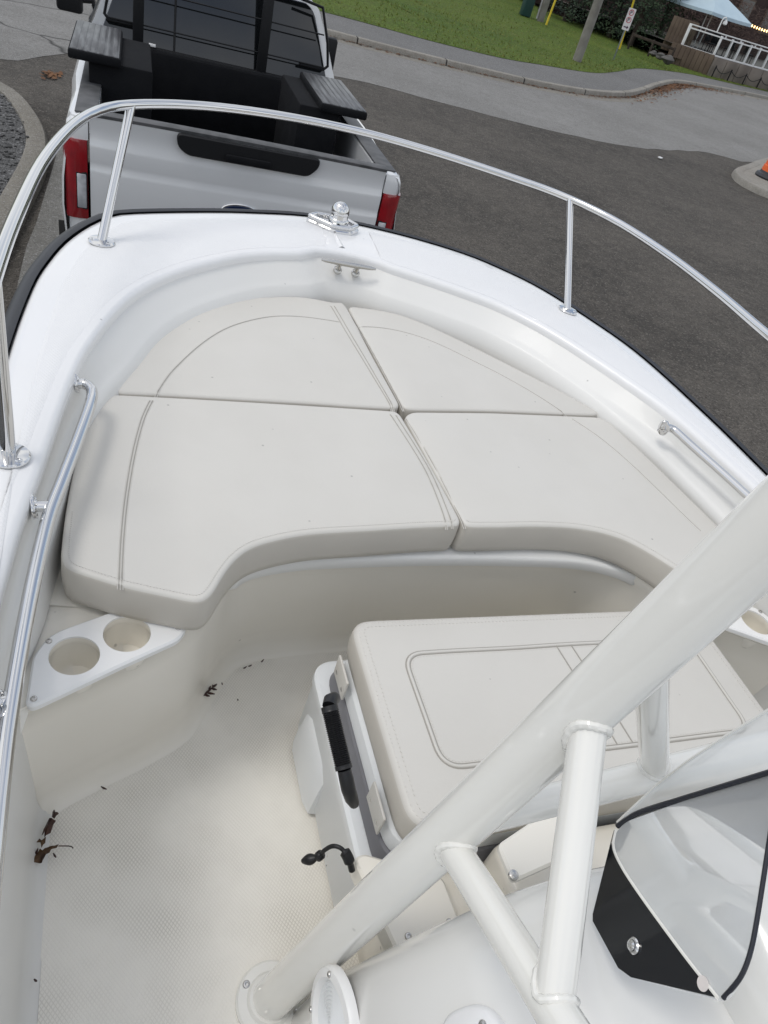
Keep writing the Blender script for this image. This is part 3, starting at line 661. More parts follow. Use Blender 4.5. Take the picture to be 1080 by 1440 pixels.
# access door on the console front
zd = 1.56
pl = [tuple(bz(x, y, zd).xy) for x, y in ((700, 1187), (770, 1140), (835, 1150), (800, 1205), (722, 1240))]
pl = roundloop(pl if area2(pl) > 0 else pl[::-1], 0.012, 5)
m = MB().slab(pl, zd-0.012, zd, (), 0.004); ac = mesh('access_door', m, MT['liner'], console, BT, sharp=40)
m = MB().lathe([(0.008, 0), (0.008, 0.006), (0.005, 0.008)], bz(721, 1232, zd), (0, 0, 1), 16); mesh('latch_knob', m, MT['steel2'], ac, BT)

# windshield: clear side wing with a black printed margin
def clearsheet(name, glare, tint=(0.90, 0.92, 0.93), refl=0.10):
    """thin clear sheet: straight-through view, a coat of reflection and a painted white haze"""
    m = bpy.data.materials.new(name); m.use_nodes = True; nt = m.node_tree; out = nt.nodes['Material Output']; nt.nodes.remove(nt.nodes['Principled BSDF'])
    tr_ = nd(nt, 'ShaderNodeBsdfTransparent'); tr_.inputs[0].default_value = (*tint, 1)
    gl = nd(nt, 'ShaderNodeBsdfGlossy'); gl.inputs['Roughness'].default_value = 0.03; gl.inputs[0].default_value = (1, 1, 1, 1)
    df = nd(nt, 'ShaderNodeBsdfDiffuse'); df.inputs[0].default_value = (0.86, 0.875, 0.885, 1)  # white diffuse painted in for bright reflections on the sheet
    m1 = nd(nt, 'ShaderNodeMixShader'); m1.inputs[0].default_value = glare; nt.links.new(tr_.outputs[0], m1.inputs[1]); nt.links.new(df.outputs[0], m1.inputs[2])
    lw = nd(nt, 'ShaderNodeLayerWeight'); lw.inputs[0].default_value = 0.35; mr = nd(nt, 'ShaderNodeMapRange'); mr.inputs[3].default_value = refl; mr.inputs[4].default_value = 0.40; nt.links.new(lw.outputs['Fresnel'], mr.inputs[0])
    m2 = nd(nt, 'ShaderNodeMixShader'); nt.links.new(mr.outputs[0], m2.inputs[0]); nt.links.new(m1.outputs[0], m2.inputs[1]); nt.links.new(gl.outputs[0], m2.inputs[2]); nt.links.new(m2.outputs[0], out.inputs[0])
    return m
MT['acryl'] = clearsheet('acrylic with painted glare', 0.60, refl=0.12); MT['glare'] = clearsheet('curved acrylic with painted glare', 0.45)
MT['gloss'] = mat('gloss black margin', (0.006, 0.007, 0.010), 0.08, coat=0.3)
MT['edge'] = mat('dark acrylic edge', (0.02, 0.022, 0.03), 0.25)
pA, pB_, pC_ = bd(870, 1160, 0.95), bd(882, 1372, 0.85), bd(1080, 1160, 0.76)
wn = (pB_-pA).cross(pC_-pA).normalized()
if wn.dot(Vector((CAM.x, CAM.y, CAM.z+TILT*CAM.x))-pA) < 0: wn = -wn
wx = (pC_-pA).normalized(); wy = wn.cross(wx)
cmb = Vector((CAM.x, CAM.y, CAM.z + TILT*CAM.x))
def onw(px, py):
    d = ray(px, py); d = Vector((d.x, d.y, d.z + TILT*d.x)); t = (pA-cmb).dot(wn)/d.dot(wn); p = cmb + d*t - pA; return (p.dot(wx), p.dot(wy))
wf = lambda p: pA + wx*p[0] + wy*p[1] + wn*p[2]
def wl(pix, r, seg=8):
    l = [onw(*p) for p in pix]; r = r if not isinstance(r, list) else r
    if area2(l) < 0: l = l[::-1]; r = r[::-1] if isinstance(r, list) else r
    return roundloop(l, r, seg)
glass_l = wl([(866, 1156), (834, 1292), (880, 1374), (1024, 1412), (1062, 1330), (1130, 930), (1250, 950), (1250, 1042)], [0.02, 0.01, 0.05, 0.03, 0.06, 0.02, 0.01, 0.01])
shield = mesh('windshield', MB().slab(wl([(868, 1160), (834, 1290), (880, 1372), (1022, 1410), (1060, 1345), (1095, 1080)], [0.03, 0.01, 0.05, 0.012, 0.05, 0.0]), -0.002, 0.002, (), 0.0008, wf), MT['acryl'], console, BT, sharp=40)
msk = smooth([Vector((*onw(*p), 0)) for p in ((866, 1168), (862, 1190), (872, 1215), (900, 1258), (960, 1340), (1010, 1403))], 30)
outl = [onw(1004, 1402), onw(890, 1375), onw(872, 1362), onw(836, 1296), onw(836, 1286)]
lpm = [(p.x, p.y) for p in msk] + outl
if area2(lpm) < 0: lpm = lpm[::-1]
mesh('black_margin', MB().slab(lpm, 0.0025, 0.0032, (), 0.0002, wf), MT['gloss'], shield, BT, sharp=40)
def wpath(pix, n=40): return [wf((p.x, p.y, 0.001)) for p in smooth([Vector((*onw(*q), 0)) for q in pix], n)]
m = MB().tube(wpath([(1086, 1160), (1080, 1200), (1066, 1290), (1056, 1340), (1042, 1375), (1018, 1404)]), 0.0026, 10)
mesh('edge_trim', m, MT['edge'], shield, BT)
m = MB().tube(wpath([(869, 1162), (900, 1143), (960, 1124), (1085, 1086)]), 0.0036, 10); mesh('edge_trim', m, MT['edge'], shield, BT)
m = MB().tube(wpath([(868, 1166), (864, 1190), (874, 1216), (901, 1258), (961, 1340), (1012, 1405)]), 0.0026, 10); mesh('bead', m, MT['tube'], shield, BT)
q = onw(895, 1331); p = wf((*q, 0.0035))
m = MB().lathe([(0.0095, 0), (0.0095, 0.0015), (0.008, 0.003), (0.0068, 0.003), (0.0062, 0.0055), (0.004, 0.0065), (0.0008, 0.0055)], p, wn, 24); mesh('screw', m, MT['steel'], shield, BT)
q = onw(992, 1384)
MT['stick'] = mat('white paper sticker', (0.75, 0.70, 0.68), 0.5); MT['red'] = mat('red ink', (0.55, 0.10, 0.07), 0.5)
st = mesh('sticker', MB().lathe([(0.0075, 0.0), (0.0075, 0.0006)], wf((*q, 0.0036)), wn, 28), MT['stick'], shield, BT)
m = MB()
for k, (a, b, w, h) in enumerate(((-0.002, 0.002, 0.004, 0.0016), (0.0, 0.0, 0.0016, 0.006), (0.002, -0.001, 0.003, 0.0014), (-0.001, -0.003, 0.004, 0.0012))):
    m.add([wf((q[0]+a+dx*w/2, q[1]+b+dy*h/2, 0.0046+0.00005*k)) for dx, dy in ((-1, -1), (1, -1), (1, 1), (-1, 1))], [(0, 1, 2, 3)])

# forward wrap of the windshield, curving away from the fold
lo_w = [(869, 1162), (890, 1149), (920, 1135), (960, 1122), (1020, 1104), (1085, 1085), (1150, 1065)]
hi_w = [(868, 1157), (892, 1134), (925, 1104), (968, 1070), (1020, 1036), (1085, 996), (1150, 955)]
lo3 = [wf((*onw(*p), 0.003)) for p in lo_w]
rows = []
for t in [k/8 for k in range(9)]:
    row = []
    for i, (a, p) in enumerate(zip(lo3, hi_w)):
        z0_ = (a - cmb).length; d_ = ray(*p); d_ = Vector((d_.x, d_.y, d_.z+TILT*d_.x)); q = cmb + d_.normalized()*(z0_+0.035*i/3)
        row.append(a.lerp(q, t) + wn*(0.010*math.sin(math.pi*t)*min(i/3, 1)))
    rows.append(row)
mesh('windshield_wrap', MB().loft(rows), MT['glare'], shield, BT, sharp=80)
m = MB().tube(rows[-1], 0.0022, 8); mesh('wrap_edge', m, MT['tube'], shield, BT)
# moulded helm pod on the console top, seen through the sheet
pod = [(0.0, 1.70), (0.004, 1.75), (0.02, 1.795), (0.06, 1.82), (0.11, 1.83)]
mesh('helm_pod', MB().loft([[Vector((x, y, z)) for x, y in rrect(-0.04+d, 0.42-d*0.5, -0.60, 0.285-d*0.8, 0.08, 8)] for d, z in pod], True, False, True), MT['conswhite'], console, BT, sharp=60)

# moulded step joining the console front to the cooler
m = MB().box((0.31, 0.385, 1.225), (0.82, 0.125, 0.375), bev=0.02); m.box((-0.20, 0.385, 1.19), (0.20, 0.12, 0.28), bev=0.015); mesh('console_step', m, MT['liner'], console, BT, sharp=50)
# ================================================================== PICKUP TRUCK
def carpaint(name, c):
    m = mat(name, c, 0.35, metal=0.12, coat=1.0, noise=(1.2, 0.4, tuple(v*0.9 for v in c))); m.node_tree.nodes['Principled BSDF'].inputs['Coat Roughness'].default_value = 0.08
    return m
MT['silver'] = carpaint('silver car paint', (0.72, 0.73, 0.74))
MT['glassdark'] = mat('tinted glass', (0.006, 0.007, 0.008), 0.03, spec=0.6, coat=0.5)
MT['bedliner'] = mat('black bed liner', (0.005, 0.0055, 0.007), 0.8, spec=0.2, noise=(9, 0.7, (0.010, 0.0105, 0.012)), bump=(90, 0.3, 'noise', 0.004))
MT['capblack'] = mat('grey plastic rail cap', (0.06, 0.062, 0.064), 0.5, noise=(14, 0.6, (0.13, 0.13, 0.135)))
MT['trimblack'] = mat('satin black trim', (0.009, 0.0095, 0.011), 0.5, spec=0.3)
MT['redlens'] = mat('red lamp lens', (0.30, 0.008, 0.014), 0.12, coat=1.0, noise=(9, 0.7, (0.16, 0.005, 0.01)))
MT['clearlens'] = mat('clear reversing lens', (0.55, 0.56, 0.58), 0.15, coat=1.0, noise=(16, 0.8, (0.25, 0.26, 0.28)))
MT['tyre'] = mat('tyre rubber', (0.018, 0.018, 0.018), 0.8, noise=(12, 0.5, (0.035, 0.033, 0.03)))
MT['alloy'] = mat('alloy rim', (0.55, 0.55, 0.56), 0.3, metal=1.0)
MT['chrome'] = mat('chrome', (0.7, 0.7, 0.7), 0.1, metal=1.0)
MT['blueoval'] = mat('dark blue enamel', (0.01, 0.02, 0.06), 0.2, coat=0.6)
# black-anodised tread plate with worn bright ribs
def treadplate():
    m = mat('worn tread plate', (0.16, 0.165, 0.17), 0.38, metal=0.8); nt = m.node_tree; b = nt.nodes['Principled BSDF']
    tc = nd(nt, 'ShaderNodeTexCoord'); wv = nd(nt, 'ShaderNodeTexVoronoi', feature='F1', distance='MANHATTAN'); wv.inputs['Randomness'].default_value = 0.0; wv.inputs['Scale'].default_value = 42
    nt.links.new(tc.outputs['Object'], wv.inputs['Vector'])
    bp = nd(nt, 'ShaderNodeBump'); bp.inputs['Strength'].default_value = 0.5; bp.inputs['Distance'].default_value = 0.002; nt.links.new(wv.outputs['Distance'], bp.inputs['Height']); nt.links.new(bp.outputs[0], b.inputs['Normal'])
    n = nd(nt, 'ShaderNodeTexNoise'); n.inputs['Scale'].default_value = 7; mp = nd(nt, 'ShaderNodeMapping'); mp.inputs['Scale'].default_value = (6, 0.7, 1)
    nt.links.new(tc.outputs['Object'], mp.inputs[0]); nt.links.new(mp.outputs[0], n.inputs['Vector'])
    cr = nd(nt, 'ShaderNodeMapRange'); cr.inputs[1].default_value = 0.4; cr.inputs[2].default_value = 0.65
    mx = nd(nt, 'ShaderNodeMix', data_type='RGBA'); mx.inputs[6].default_value = (0.07, 0.07, 0.074, 1); mx.inputs[7].default_value = (0.15, 0.153, 0.157, 1)
    nt.links.new(n.outputs['Fac'], cr.inputs[0]); nt.links.new(cr.outputs[0], mx.inputs[0]); nt.links.new(mx.outputs[2], b.inputs['Base Color'])
    return m
MT['tread'] = treadplate()
TY = R(-1.2)
truck = empty('pickup_truck', (-0.03, 4.47, 0.0), TY, label='silver pickup truck with black tool boxes over its open bed, parked ahead of the bow', cat='pickup truck')
def tm(name, mb, m, parent=None, **k): return mesh(name, mb, m, parent or truck, local=True, **k)
def V(*a): return Vector(a)
ZB = 1.435
# bed sides: a profile swept along the truck
for s in (-1, 1):
    prof = [(0.81, 0.95), (0.81, 1.425), (0.845, ZB), (0.90, ZB), (0.945, ZB-0.012), (0.968, ZB-0.05), (0.975, 1.32), (0.985, 1.22), (1.00, 1.10), (1.005, 0.95), (0.99, 0.75), (0.96, 0.62)]
    rings = []
    for y, kx, dz in ((0.0, -0.012, -0.012), (0.02, 0, 0), (0.55, 0.0, 0), (0.9, 0.02, 0), (1.4, 0.02, 0), (1.9, 0.0, 0)):
        rings.append([V(s*(x+(kx if x > 0.9 else 0)), y, z+(dz if z > 1.3 else 0)) for x, z in prof])
    tm('bed_side', MB().loft(rings, False, False, False), MT['silver'], sharp=40)
    m = MB().box((s*0.868, 0.97, ZB+0.004), (0.115, 1.86, 0.012), bev=0.005); tm('rail_cap', m, MT['capblack'])
    # tail lamp: wraps round the rear corner
    lens = []
    for z, k in ((1.315, 0.72), (1.30, 0.95), (1.22, 1.0), (1.05, 1.0), (0.93, 1.0), (0.90, 0.9), (0.885, 0.6)):
        lens.append([V(s*x, y, z) for x, y in ((0.862, 0.015), (0.864, -0.012*k), (0.90, -0.022*k), (0.945, -0.018*k), (0.978, 0.004), (0.992, 0.05), (0.994, 0.13*k), (0.97, 0.14))])
    tl = tm('tail_light', MB().loft(lens, False, True, True), MT['redlens'], sharp=50)
    m = MB().box((s*0.895, -0.020, 1.045), (0.050, 0.012, 0.19), bev=0.006); tm('reversing_lens', m, MT['clearlens'], tl)
    m = MB().box((s*0.895, -0.016, 1.045), (0.060, 0.012, 0.205), bev=0.006); tm('lens_surround', m, MT['trimblack'], tl)
    # corner post beside the tailgate
    m = MB().loft([[V(s*x, y, z) for x, y in ((0.855, 0.03), (0.858, -0.004), (0.93, -0.004), (0.968, 0.02), (0.978, 0.08))] for z in (0.62, 0.885)]); tm('corner_panel', m, MT['silver'])
    m = MB().loft([[V(s*x, y, z) for x, y in ((0.855, 0.03), (0.858, -0.006), (0.925, -0.008), (0.962, 0.014), (0.972, 0.08))] for z in (1.315, 1.38)] + [[V(s*x, y, 1.428) for x, y in ((0.855, 0.03), (0.858, 0.002), (0.91, 0.002), (0.945, 0.02), (0.952, 0.08))]]); tm('corner_panel', m, MT['silver'])
# tailgate with its creases
tp = [(0.045, 1.452), (0.0, 1.452), (-0.012, 1.440), (-0.010, 1.415), (-0.004, 1.385), (-0.010, 1.325), (-0.017, 1.300), (-0.020, 1.285), (-0.016, 1.21), (-0.016, 1.195), (-0.023, 1.17), (-0.026, 1.155), (-0.024, 0.98), (-0.018, 0.86), (0.0, 0.75), (0.05, 0.74)]
rings = []
for i in range(25):
    x = -0.85 + 1.70*i/24; c = 0.02*(1-(x/0.85)**2); e = 0.006*sstep(0.78, 0.85, abs(x))
    rings.append([V(x, y-c+e, z+0.012*(1-(x/0.85)**2)*(1 if z > 1.3 else 0)) for y, z in tp])
tg = tm('tailgate', MB().loft(rings, False, True, True), MT['silver'], sharp=30)
m = MB()
m.loft([[V(x, y-0.02*(1-(x/0.85)**2), z+0.012*(1-(x/0.85)**2)) for y, z in ((-0.014, 1.44), (-0.016, 1.456), (0.0, 1.462), (0.05, 1.462), (0.055, 1.452))] for x in [-0.85+1.7*i/24 for i in range(25)]], False, True, True)
tm('top_cap', m, MT['capblack'], tg)
ap = roundloop([(-0.40, 1.452), (0.42, 1.452), (0.415, 1.40), (0.36, 1.345), (-0.34, 1.345), (-0.395, 1.385)], 0.03, 5)
m = MB().slab([(x, z) for x, z in ap], 0.0, 0.022, (), 0.006, lambda p: V(p[0], -0.026-0.02*(1-(p[0]/0.85)**2)-p[2]+0.004, p[1])); tm('handle_panel', m, MT['trimblack'], tg)
m = MB().box((0.0, -0.075, 1.375), (0.26, 0.02, 0.04), bev=0.008); tm('handle', m, MT['bedliner'], tg)
ell = lambda a, b, n=48: [(a*math.cos(2*math.pi*k/n), b*math.sin(2*math.pi*k/n)) for k in range(n)]
fo = lambda p: V(p[0]-0.01, -0.046-p[2], p[1]+1.075)
em = tm('badge', MB().slab(ell(0.115, 0.048), -0.01, 0.012, (), 0.004, fo), MT['chrome'], tg)
tm('badge_face', MB().slab(ell(0.104, 0.039), 0.0125, 0.0155, (), 0.002, fo), MT['blueoval'], em)
m = MB().box((0, 0.06, 0.62), (1.9, 0.14, 0.18), bev=0.03); tm('rear_bumper', m, MT['chrome'])
m = MB().box((0.30, -0.034, 0.80), (0.30, 0.004, 0.16), bev=0.001)
# bed interior
m = MB().box((0, 0.98, 0.90), (1.62, 1.9, 0.06)); m.box((0, 1.93, 1.17), (1.64, 0.06, 0.56), bev=0.02)
for k in range(9): m.box((-0.64+0.16*k, 0.98, 0.935), (0.07, 1.85, 0.02), bev=0.006)
m.box((0, 0.062, 1.17), (1.62, 0.02, 0.54))
tm('bed', m, MT['bedliner'])
for s in (-1, 1):
    m = MB().loft([[V(s*0.80, 0.75, 0.93), V(s*0.60, 0.75, 0.93), V(s*0.60, 0.75, 0.94), V(s*0.80, 0.75, 0.94)]] + [[V(s*0.80, 0.75+0.75*t, 0.93), V(s*0.60, 0.75+0.75*t, 0.93), V(s*0.60, 0.75+0.75*t, 0.94+0.19*math.sin(math.pi*t)**0.6), V(s*0.80, 0.75+0.75*t, 0.94+0.19*math.sin(math.pi*t)**0.6)] for t in [k/10 for k in range(1, 11)]], True, True, True)
    tm('wheel_well', m, MT['bedliner'])
    # tool box over the rail
    x0, x1 = (0.99, 0.70) if s < 0 else (0.84, 0.52)
    xc, w = s*(x0+x1)/2, abs(x0-x1)
    m = MB().box((s*(x0+x1-0.30)/2-(0 if s < 0 else 0.0), 1.07, 1.30), (w*0.86, 0.80, 0.54), bev=0.012) if s > 0 else MB().box((-0.70, 1.07, 1.30), (0.36, 0.80, 0.54), bev=0.012)
    bx_ = tm('tool_box', m, MT['bedliner'])
    m = MB().box((xc, 1.05, 1.585), (w, 0.86, 0.05), bev=0.012); tm('lid_rim', m, MT['bedliner'], bx_)
    m = MB().box((xc, 1.05, 1.611), (w-0.02, 0.84, 0.006), bev=0.002)
    for k in range(7): m.box((xc-w/2+0.035+k*(w-0.07)/6, 1.05, 1.6140), (0.026, 0.83, 0.003), bev=0.0015)
    tm('box_lid', m, MT['tread'], bx_)
m = MB().box((0.22, 0.25, 0.965), (0.20, 0.10, 0.012)); m.box((0.29, 0.33, 0.965), (0.06, 0.12, 0.012)); tm('tie_plate', m, MT['capblack'])
# cab
def cabring(y, pts): return [V(x, y+dy, z) for x, dy, z in pts]
half = [(0.0, 0, 0.7), (0.93, 0, 0.7), (0.985, 0, 0.9), (0.985, 0.0, 1.25), (0.955, 0.0, 1.42), (0.90, 0.03, 1.55), (0.80, 0.10, 1.80), (0.735, 0.16, 1.93), (0.66, 0.22, 1.985), (0.5, 0.26, 2.01), (0.0, 0.28, 2.02)]
def full(h): return [(-x, d, z) for x, d, z in h[:0:-1]] + h[:-1] + [h[-1]]
prof = half[1:] + [(-x, d, z) for x, d, z in half[-2:0:-1]]
c0 = [V(x, 2.03+d, z) for x, d, z in prof]; c1 = [V(x, 2.33+d*0.3, z) for x, d, z in prof]; c2 = [V(x, 3.9-max(z-1.45, 0)*0.55, z) for x, d, z in prof]; c3 = [V(x*(0.98 if z < 1.5 else 0.5), 4.2, min(z, 1.45)) for x, d, z in prof]
tm('cab', MB().loft([c0, c1, c2, c3], True, True, True), MT['silver'], sharp=40)
hd = [(0.98, 0.6), (0.98, 1.15), (0.90, 1.30), (0.0, 1.36), (-0.90, 1.30), (-0.98, 1.15), (-0.98, 0.6)]
tm('hood', MB().loft([[V(x, 4.1, z+0.04) for x, z in hd], [V(x, 5.1, z) for x, z in hd], [V(x*0.96, 5.35, z-0.12) for x, z in hd]], True, True, True), MT['silver'], sharp=40)
wz0, wz1 = 1.40, 1.955
def wp(u, z, o=0.012):      # on the leaning rear face of the cab
    d = 0.16*min(max((z-1.42)/0.51, 0), 1.3); return V(u, 2.03+d-o, z)
wl_ = [(-0.875, 1.42), (0.875, 1.42), (0.70, 1.90), (0.64, 1.95), (-0.64, 1.95), (-0.70, 1.90)]
rwl = roundloop(wl_, 0.04, 5)
rw = tm('rear_window', MB().slab(rwl, -0.01, 0.014, (), 0.004, lambda p: wp(p[0], p[1], p[2]+0.006)), MT['glassdark'])
m = MB(); m.tube([wp(-0.34, 1.45, 0.024), wp(-0.34, 1.93, 0.024)], 0.008, 8); m.tube([wp(0.34, 1.45, 0.024), wp(0.34, 1.93, 0.024)], 0.008, 8); tm('window_frame', m, MT['trimblack'], rw)
for s in (-1, 1):
    m = MB().slab(roundloop([(2.35, 1.42), (3.35, 1.42), (3.15, 1.86), (2.50, 1.90)], 0.04, 4), -0.01, 0.01, (), 0.003, lambda p: V(s*(0.955-(p[1]-1.42)*0.44+p[2]+0.008), p[0], p[1])); tm('side_window', m, MT['glassdark'])
    for y in (2.62, 3.45):
        m = MB().box((s*1.005, y, 1.22), (0.045, 0.16, 0.035), bev=0.012); tm('door_handle', m, MT['trimblack'])
    m = MB().box((s*1.17, 3.72, 1.42), (0.22, 0.10, 0.30), bev=0.03); m.tube([V(s*0.95, 3.75, 1.40), V(s*1.1, 3.73, 1.38)], 0.03, 10); tm('wing_mirror', m, MT['trimblack'])
    for y in (1.12, 4.55):
        m = MB().lathe([(0.20, -0.12), (0.37, -0.125), (0.405, -0.08), (0.41, 0.0), (0.405, 0.08), (0.37, 0.125), (0.20, 0.12)], V(s*0.87, y, 0.41), (1, 0, 0), 40, False); w_ = tm('wheel', m, MT['tyre'], sharp=50)
        m = MB().lathe([(0.001, 0.06), (0.06, 0.08), (0.09, 0.06), (0.20, 0.03), (0.215, 0.11), (0.23, 0.115)], V(s*0.87, y, 0.41), (s, 0, 0), 40, False); tm('rim', m, MT['alloy'], w_)
    m = MB().box((s*0.93, 0.62, 0.38), (0.30, 0.012, 0.45), bev=0.003); tm('mud_flap', m, MT['tyre'])
m = MB().box((0, 2.5, 0.62), (1.7, 4.6, 0.25)); tm('chassis', m, MT['trimblack'])
# headache rack in front of the rear window
m = MB()
for x in (-0.60, 0.31): m.box((x, 1.96, 1.72), (0.075, 0.045, 0.66), bev=0.008)
m.box((0, 1.95, 1.44), (1.66, 0.06, 0.05), bev=0.01); m.box((0, 1.96, 2.06), (1.45, 0.045, 0.05), bev=0.01)
rk = tm('rack', m, MT['trimblack'])
m = MB()
for z, hw in ((1.585, 0.80), (1.80, 0.76)): m.tube([V(-hw, 1.975, z), V(hw, 1.975, z)], 0.005, 8)
for s in (-1, 1): m.tube([V(s*0.55, 1.985, 1.99), V(s*0.72, 1.985, 1.97), V(s*0.80, 1.985, 1.75), V(s*0.83, 1.985, 1.60), V(s*0.80, 1.985, 1.57), V(s*0.6, 1.985, 1.57)], 0.011, 10)
tm('rack_tube', m, MT['trimblack'], rk)
m = MB().box((-0.50, 1.93, 1.48), (0.05, 0.03, 0.018), bev=0.004); tm('bed_lamp', m, MT['polyw'], rk)
# ================================================================== GROUND
def ground_mat(name, c1, c2, c3, fine=220, rough=0.9, cracks=False, bumpd=0.006, patch=0.35):
    m = mat(name, c1, rough); nt = m.node_tree; b = nt.nodes['Principled BSDF']; b.inputs['Specular IOR Level'].default_value = 0.3
    tc = nd(nt, 'ShaderNodeTexCoord')
    def noise(s, d=8, r=0.6):
        n = nd(nt, 'ShaderNodeTexNoise'); n.inputs['Scale'].default_value = s; n.inputs['Detail'].default_value = d; n.inputs['Roughness'].default_value = r; nt.links.new(tc.outputs['Object'], n.inputs['Vector']); return n.outputs['Fac']
    def rng(o, a, b_, c=0, d=1):
        q = nd(nt, 'ShaderNodeMapRange'); 
        for i, v in enumerate((a, b_, c, d)): q.inputs[i+1].default_value = v
        nt.links.new(o, q.inputs[0]); return q.outputs[0]
    def mix(f, a, b_):
        q = nd(nt, 'ShaderNodeMix', data_type='RGBA'); nt.links.new(f, q.inputs[0])
        for i, v in ((6, a), (7, b_)):
            if isinstance(v, tuple): q.inputs[i].default_value = (*v, 1)
            else: nt.links.new(v, q.inputs[i])
        return q.outputs[2]
    col = mix(rng(noise(patch), 0.35, 0.65), c1, c2)
    col = mix(rng(noise(patch*9), 0.45, 0.75, 0, 0.5), col, c3)
    col = mix(rng(noise(patch*40, 4), 0.5, 0.75, 0, 0.55), col, tuple(v*0.5 for v in c1))
    vo = nd(nt, 'ShaderNodeTexVoronoi', feature='F1'); vo.inputs['Scale'].default_value = fine; nt.links.new(tc.outputs['Object'], vo.inputs['Vector'])
    sep = nd(nt, 'ShaderNodeSeparateColor'); nt.links.new(vo.outputs['Color'], sep.inputs[0])
    col = mix(rng(sep.outputs[0], 0.80, 1.0, 0, 0.75), col, tuple(min(v*3.2, 0.4) for v in c1))
    col = mix(rng(sep.outputs[1], 0.0, 0.35, 0.5, 0), col, tuple(v*0.35 for v in c1))
    if cracks:
        wn = nd(nt, 'ShaderNodeTexNoise'); wn.inputs['Scale'].default_value = 0.8; nt.links.new(tc.outputs['Object'], wn.inputs['Vector'])
        ad = nd(nt, 'ShaderNodeMix', data_type='VECTOR'); ad.inputs[0].default_value = 0.55; nt.links.new(tc.outputs['Object'], ad.inputs[4]); nt.links.new(wn.outputs['Color'], ad.inputs[5])
        cv = nd(nt, 'ShaderNodeTexVoronoi', feature='DISTANCE_TO_EDGE'); cv.inputs['Scale'].default_value = 1.1; nt.links.new(ad.outputs[1], cv.inputs['Vector'])
        gp = nd(nt, 'ShaderNodeNewGeometry'); sx3 = nd(nt, 'ShaderNodeSeparateXYZ'); nt.links.new(gp.outputs['Position'], sx3.inputs[0]); brk = rng(sx3.outputs[0], 0.5, 3.5, 1, 0.0)
        mm = nd(nt, 'ShaderNodeMath', operation='MULTIPLY'); nt.links.new(rng(cv.outputs['Distance'], 0.0, 0.022, 1, 0), mm.inputs[0]); nt.links.new(brk, mm.inputs[1])
        col = mix(mm.outputs[0], col, (0.045, 0.044, 0.042))
    nt.links.new(col, b.inputs['Base Color'])
    bp = nd(nt, 'ShaderNodeBump'); bp.inputs['Strength'].default_value = 0.8; bp.inputs['Distance'].default_value = bumpd
    nt.links.new(vo.outputs['Distance'], bp.inputs['Height']); nt.links.new(bp.outputs[0], b.inputs['Normal'])
    return m
MT['asphalt'] = ground_mat('fresh dark asphalt', (0.060, 0.055, 0.049), (0.105, 0.095, 0.083), (0.17, 0.153, 0.132), 62, bumpd=0.02, patch=0.6)
MT['road'] = ground_mat('worn grey road', (0.19, 0.185, 0.175), (0.24, 0.235, 0.225), (0.14, 0.135, 0.125), 120, cracks=True)
MT['walk'] = ground_mat('grey footpath', (0.14, 0.138, 0.135), (0.165, 0.163, 0.16), (0.12, 0.118, 0.115), 130)
MT['kerb'] = ground_mat('kerb concrete', (0.27, 0.255, 0.225), (0.33, 0.31, 0.275), (0.20, 0.185, 0.16), 150, patch=1.5)
MT['kerbold'] = ground_mat('stained kerb concrete', (0.215, 0.20, 0.17), (0.25, 0.235, 0.205), (0.13, 0.115, 0.10), 150, patch=1.2)
MT['wet'] = ground_mat('damp concrete', (0.17, 0.165, 0.15), (0.22, 0.215, 0.20), (0.05, 0.047, 0.043), 120, rough=0.55, patch=1.3)
MT['gravel'] = ground_mat('grey gravel', (0.10, 0.10, 0.10), (0.14, 0.14, 0.14), (0.06, 0.06, 0.06), 42, bumpd=0.03, patch=2)
MT['stone'] = mat('gravel stone', (0.15, 0.15, 0.15), 0.9, noise=(6, 1.0, (0.06, 0.06, 0.06)))
MT['mulch'] = ground_mat('brown mulch', (0.045, 0.030, 0.022), (0.03, 0.02, 0.015), (0.07, 0.045, 0.03), 40, bumpd=0.02)
def add_joints(m, pitch=2.4):
    nt = m.node_tree; b = nt.nodes['Principled BSDF']; src = b.inputs['Base Color'].links[0].from_socket
    gp = nd(nt, 'ShaderNodeNewGeometry'); sp = nd(nt, 'ShaderNodeSeparateXYZ'); nt.links.new(gp.outputs['Position'], sp.inputs[0])
    dv = nd(nt, 'ShaderNodeMath', operation='DIVIDE'); dv.inputs[1].default_value = pitch; nt.links.new(sp.outputs[0], dv.inputs[0])
    fr_ = nd(nt, 'ShaderNodeMath', operation='FRACT'); nt.links.new(dv.outputs[0], fr_.inputs[0])
    lt_ = nd(nt, 'ShaderNodeMath', operation='LESS_THAN'); lt_.inputs[1].default_value = 0.016; nt.links.new(fr_.outputs[0], lt_.inputs[0])
    mx = nd(nt, 'ShaderNodeMix', data_type='RGBA'); mx.inputs[7].default_value = (0.04, 0.037, 0.033, 1); nt.links.new(lt_.outputs[0], mx.inputs[0]); nt.links.new(src, mx.inputs[6]); nt.links.new(mx.outputs[2], b.inputs['Base Color'])
MT['kerbj'] = ground_mat('jointed kerb concrete', (0.25, 0.235, 0.205), (0.32, 0.30, 0.265), (0.15, 0.125, 0.10), 150, patch=0.8); add_joints(MT['kerbj'])
def flat(name, pts, z, m, **k):
    return mesh(name, MB().add([Vector((p[0], p[1], z)) for p in pts], [tuple(range(len(pts)))]), m, None, kind='structure', **k)
def spl(pts, n): return [(p.x, p.y) for p in smooth([(*p, 0) for p in pts], n)]
flat('ground', [(-400, -200), (400, -200), (400, 500), (-400, 500)], 0.0, MT['asphalt'])
rng_ = random.Random(3)
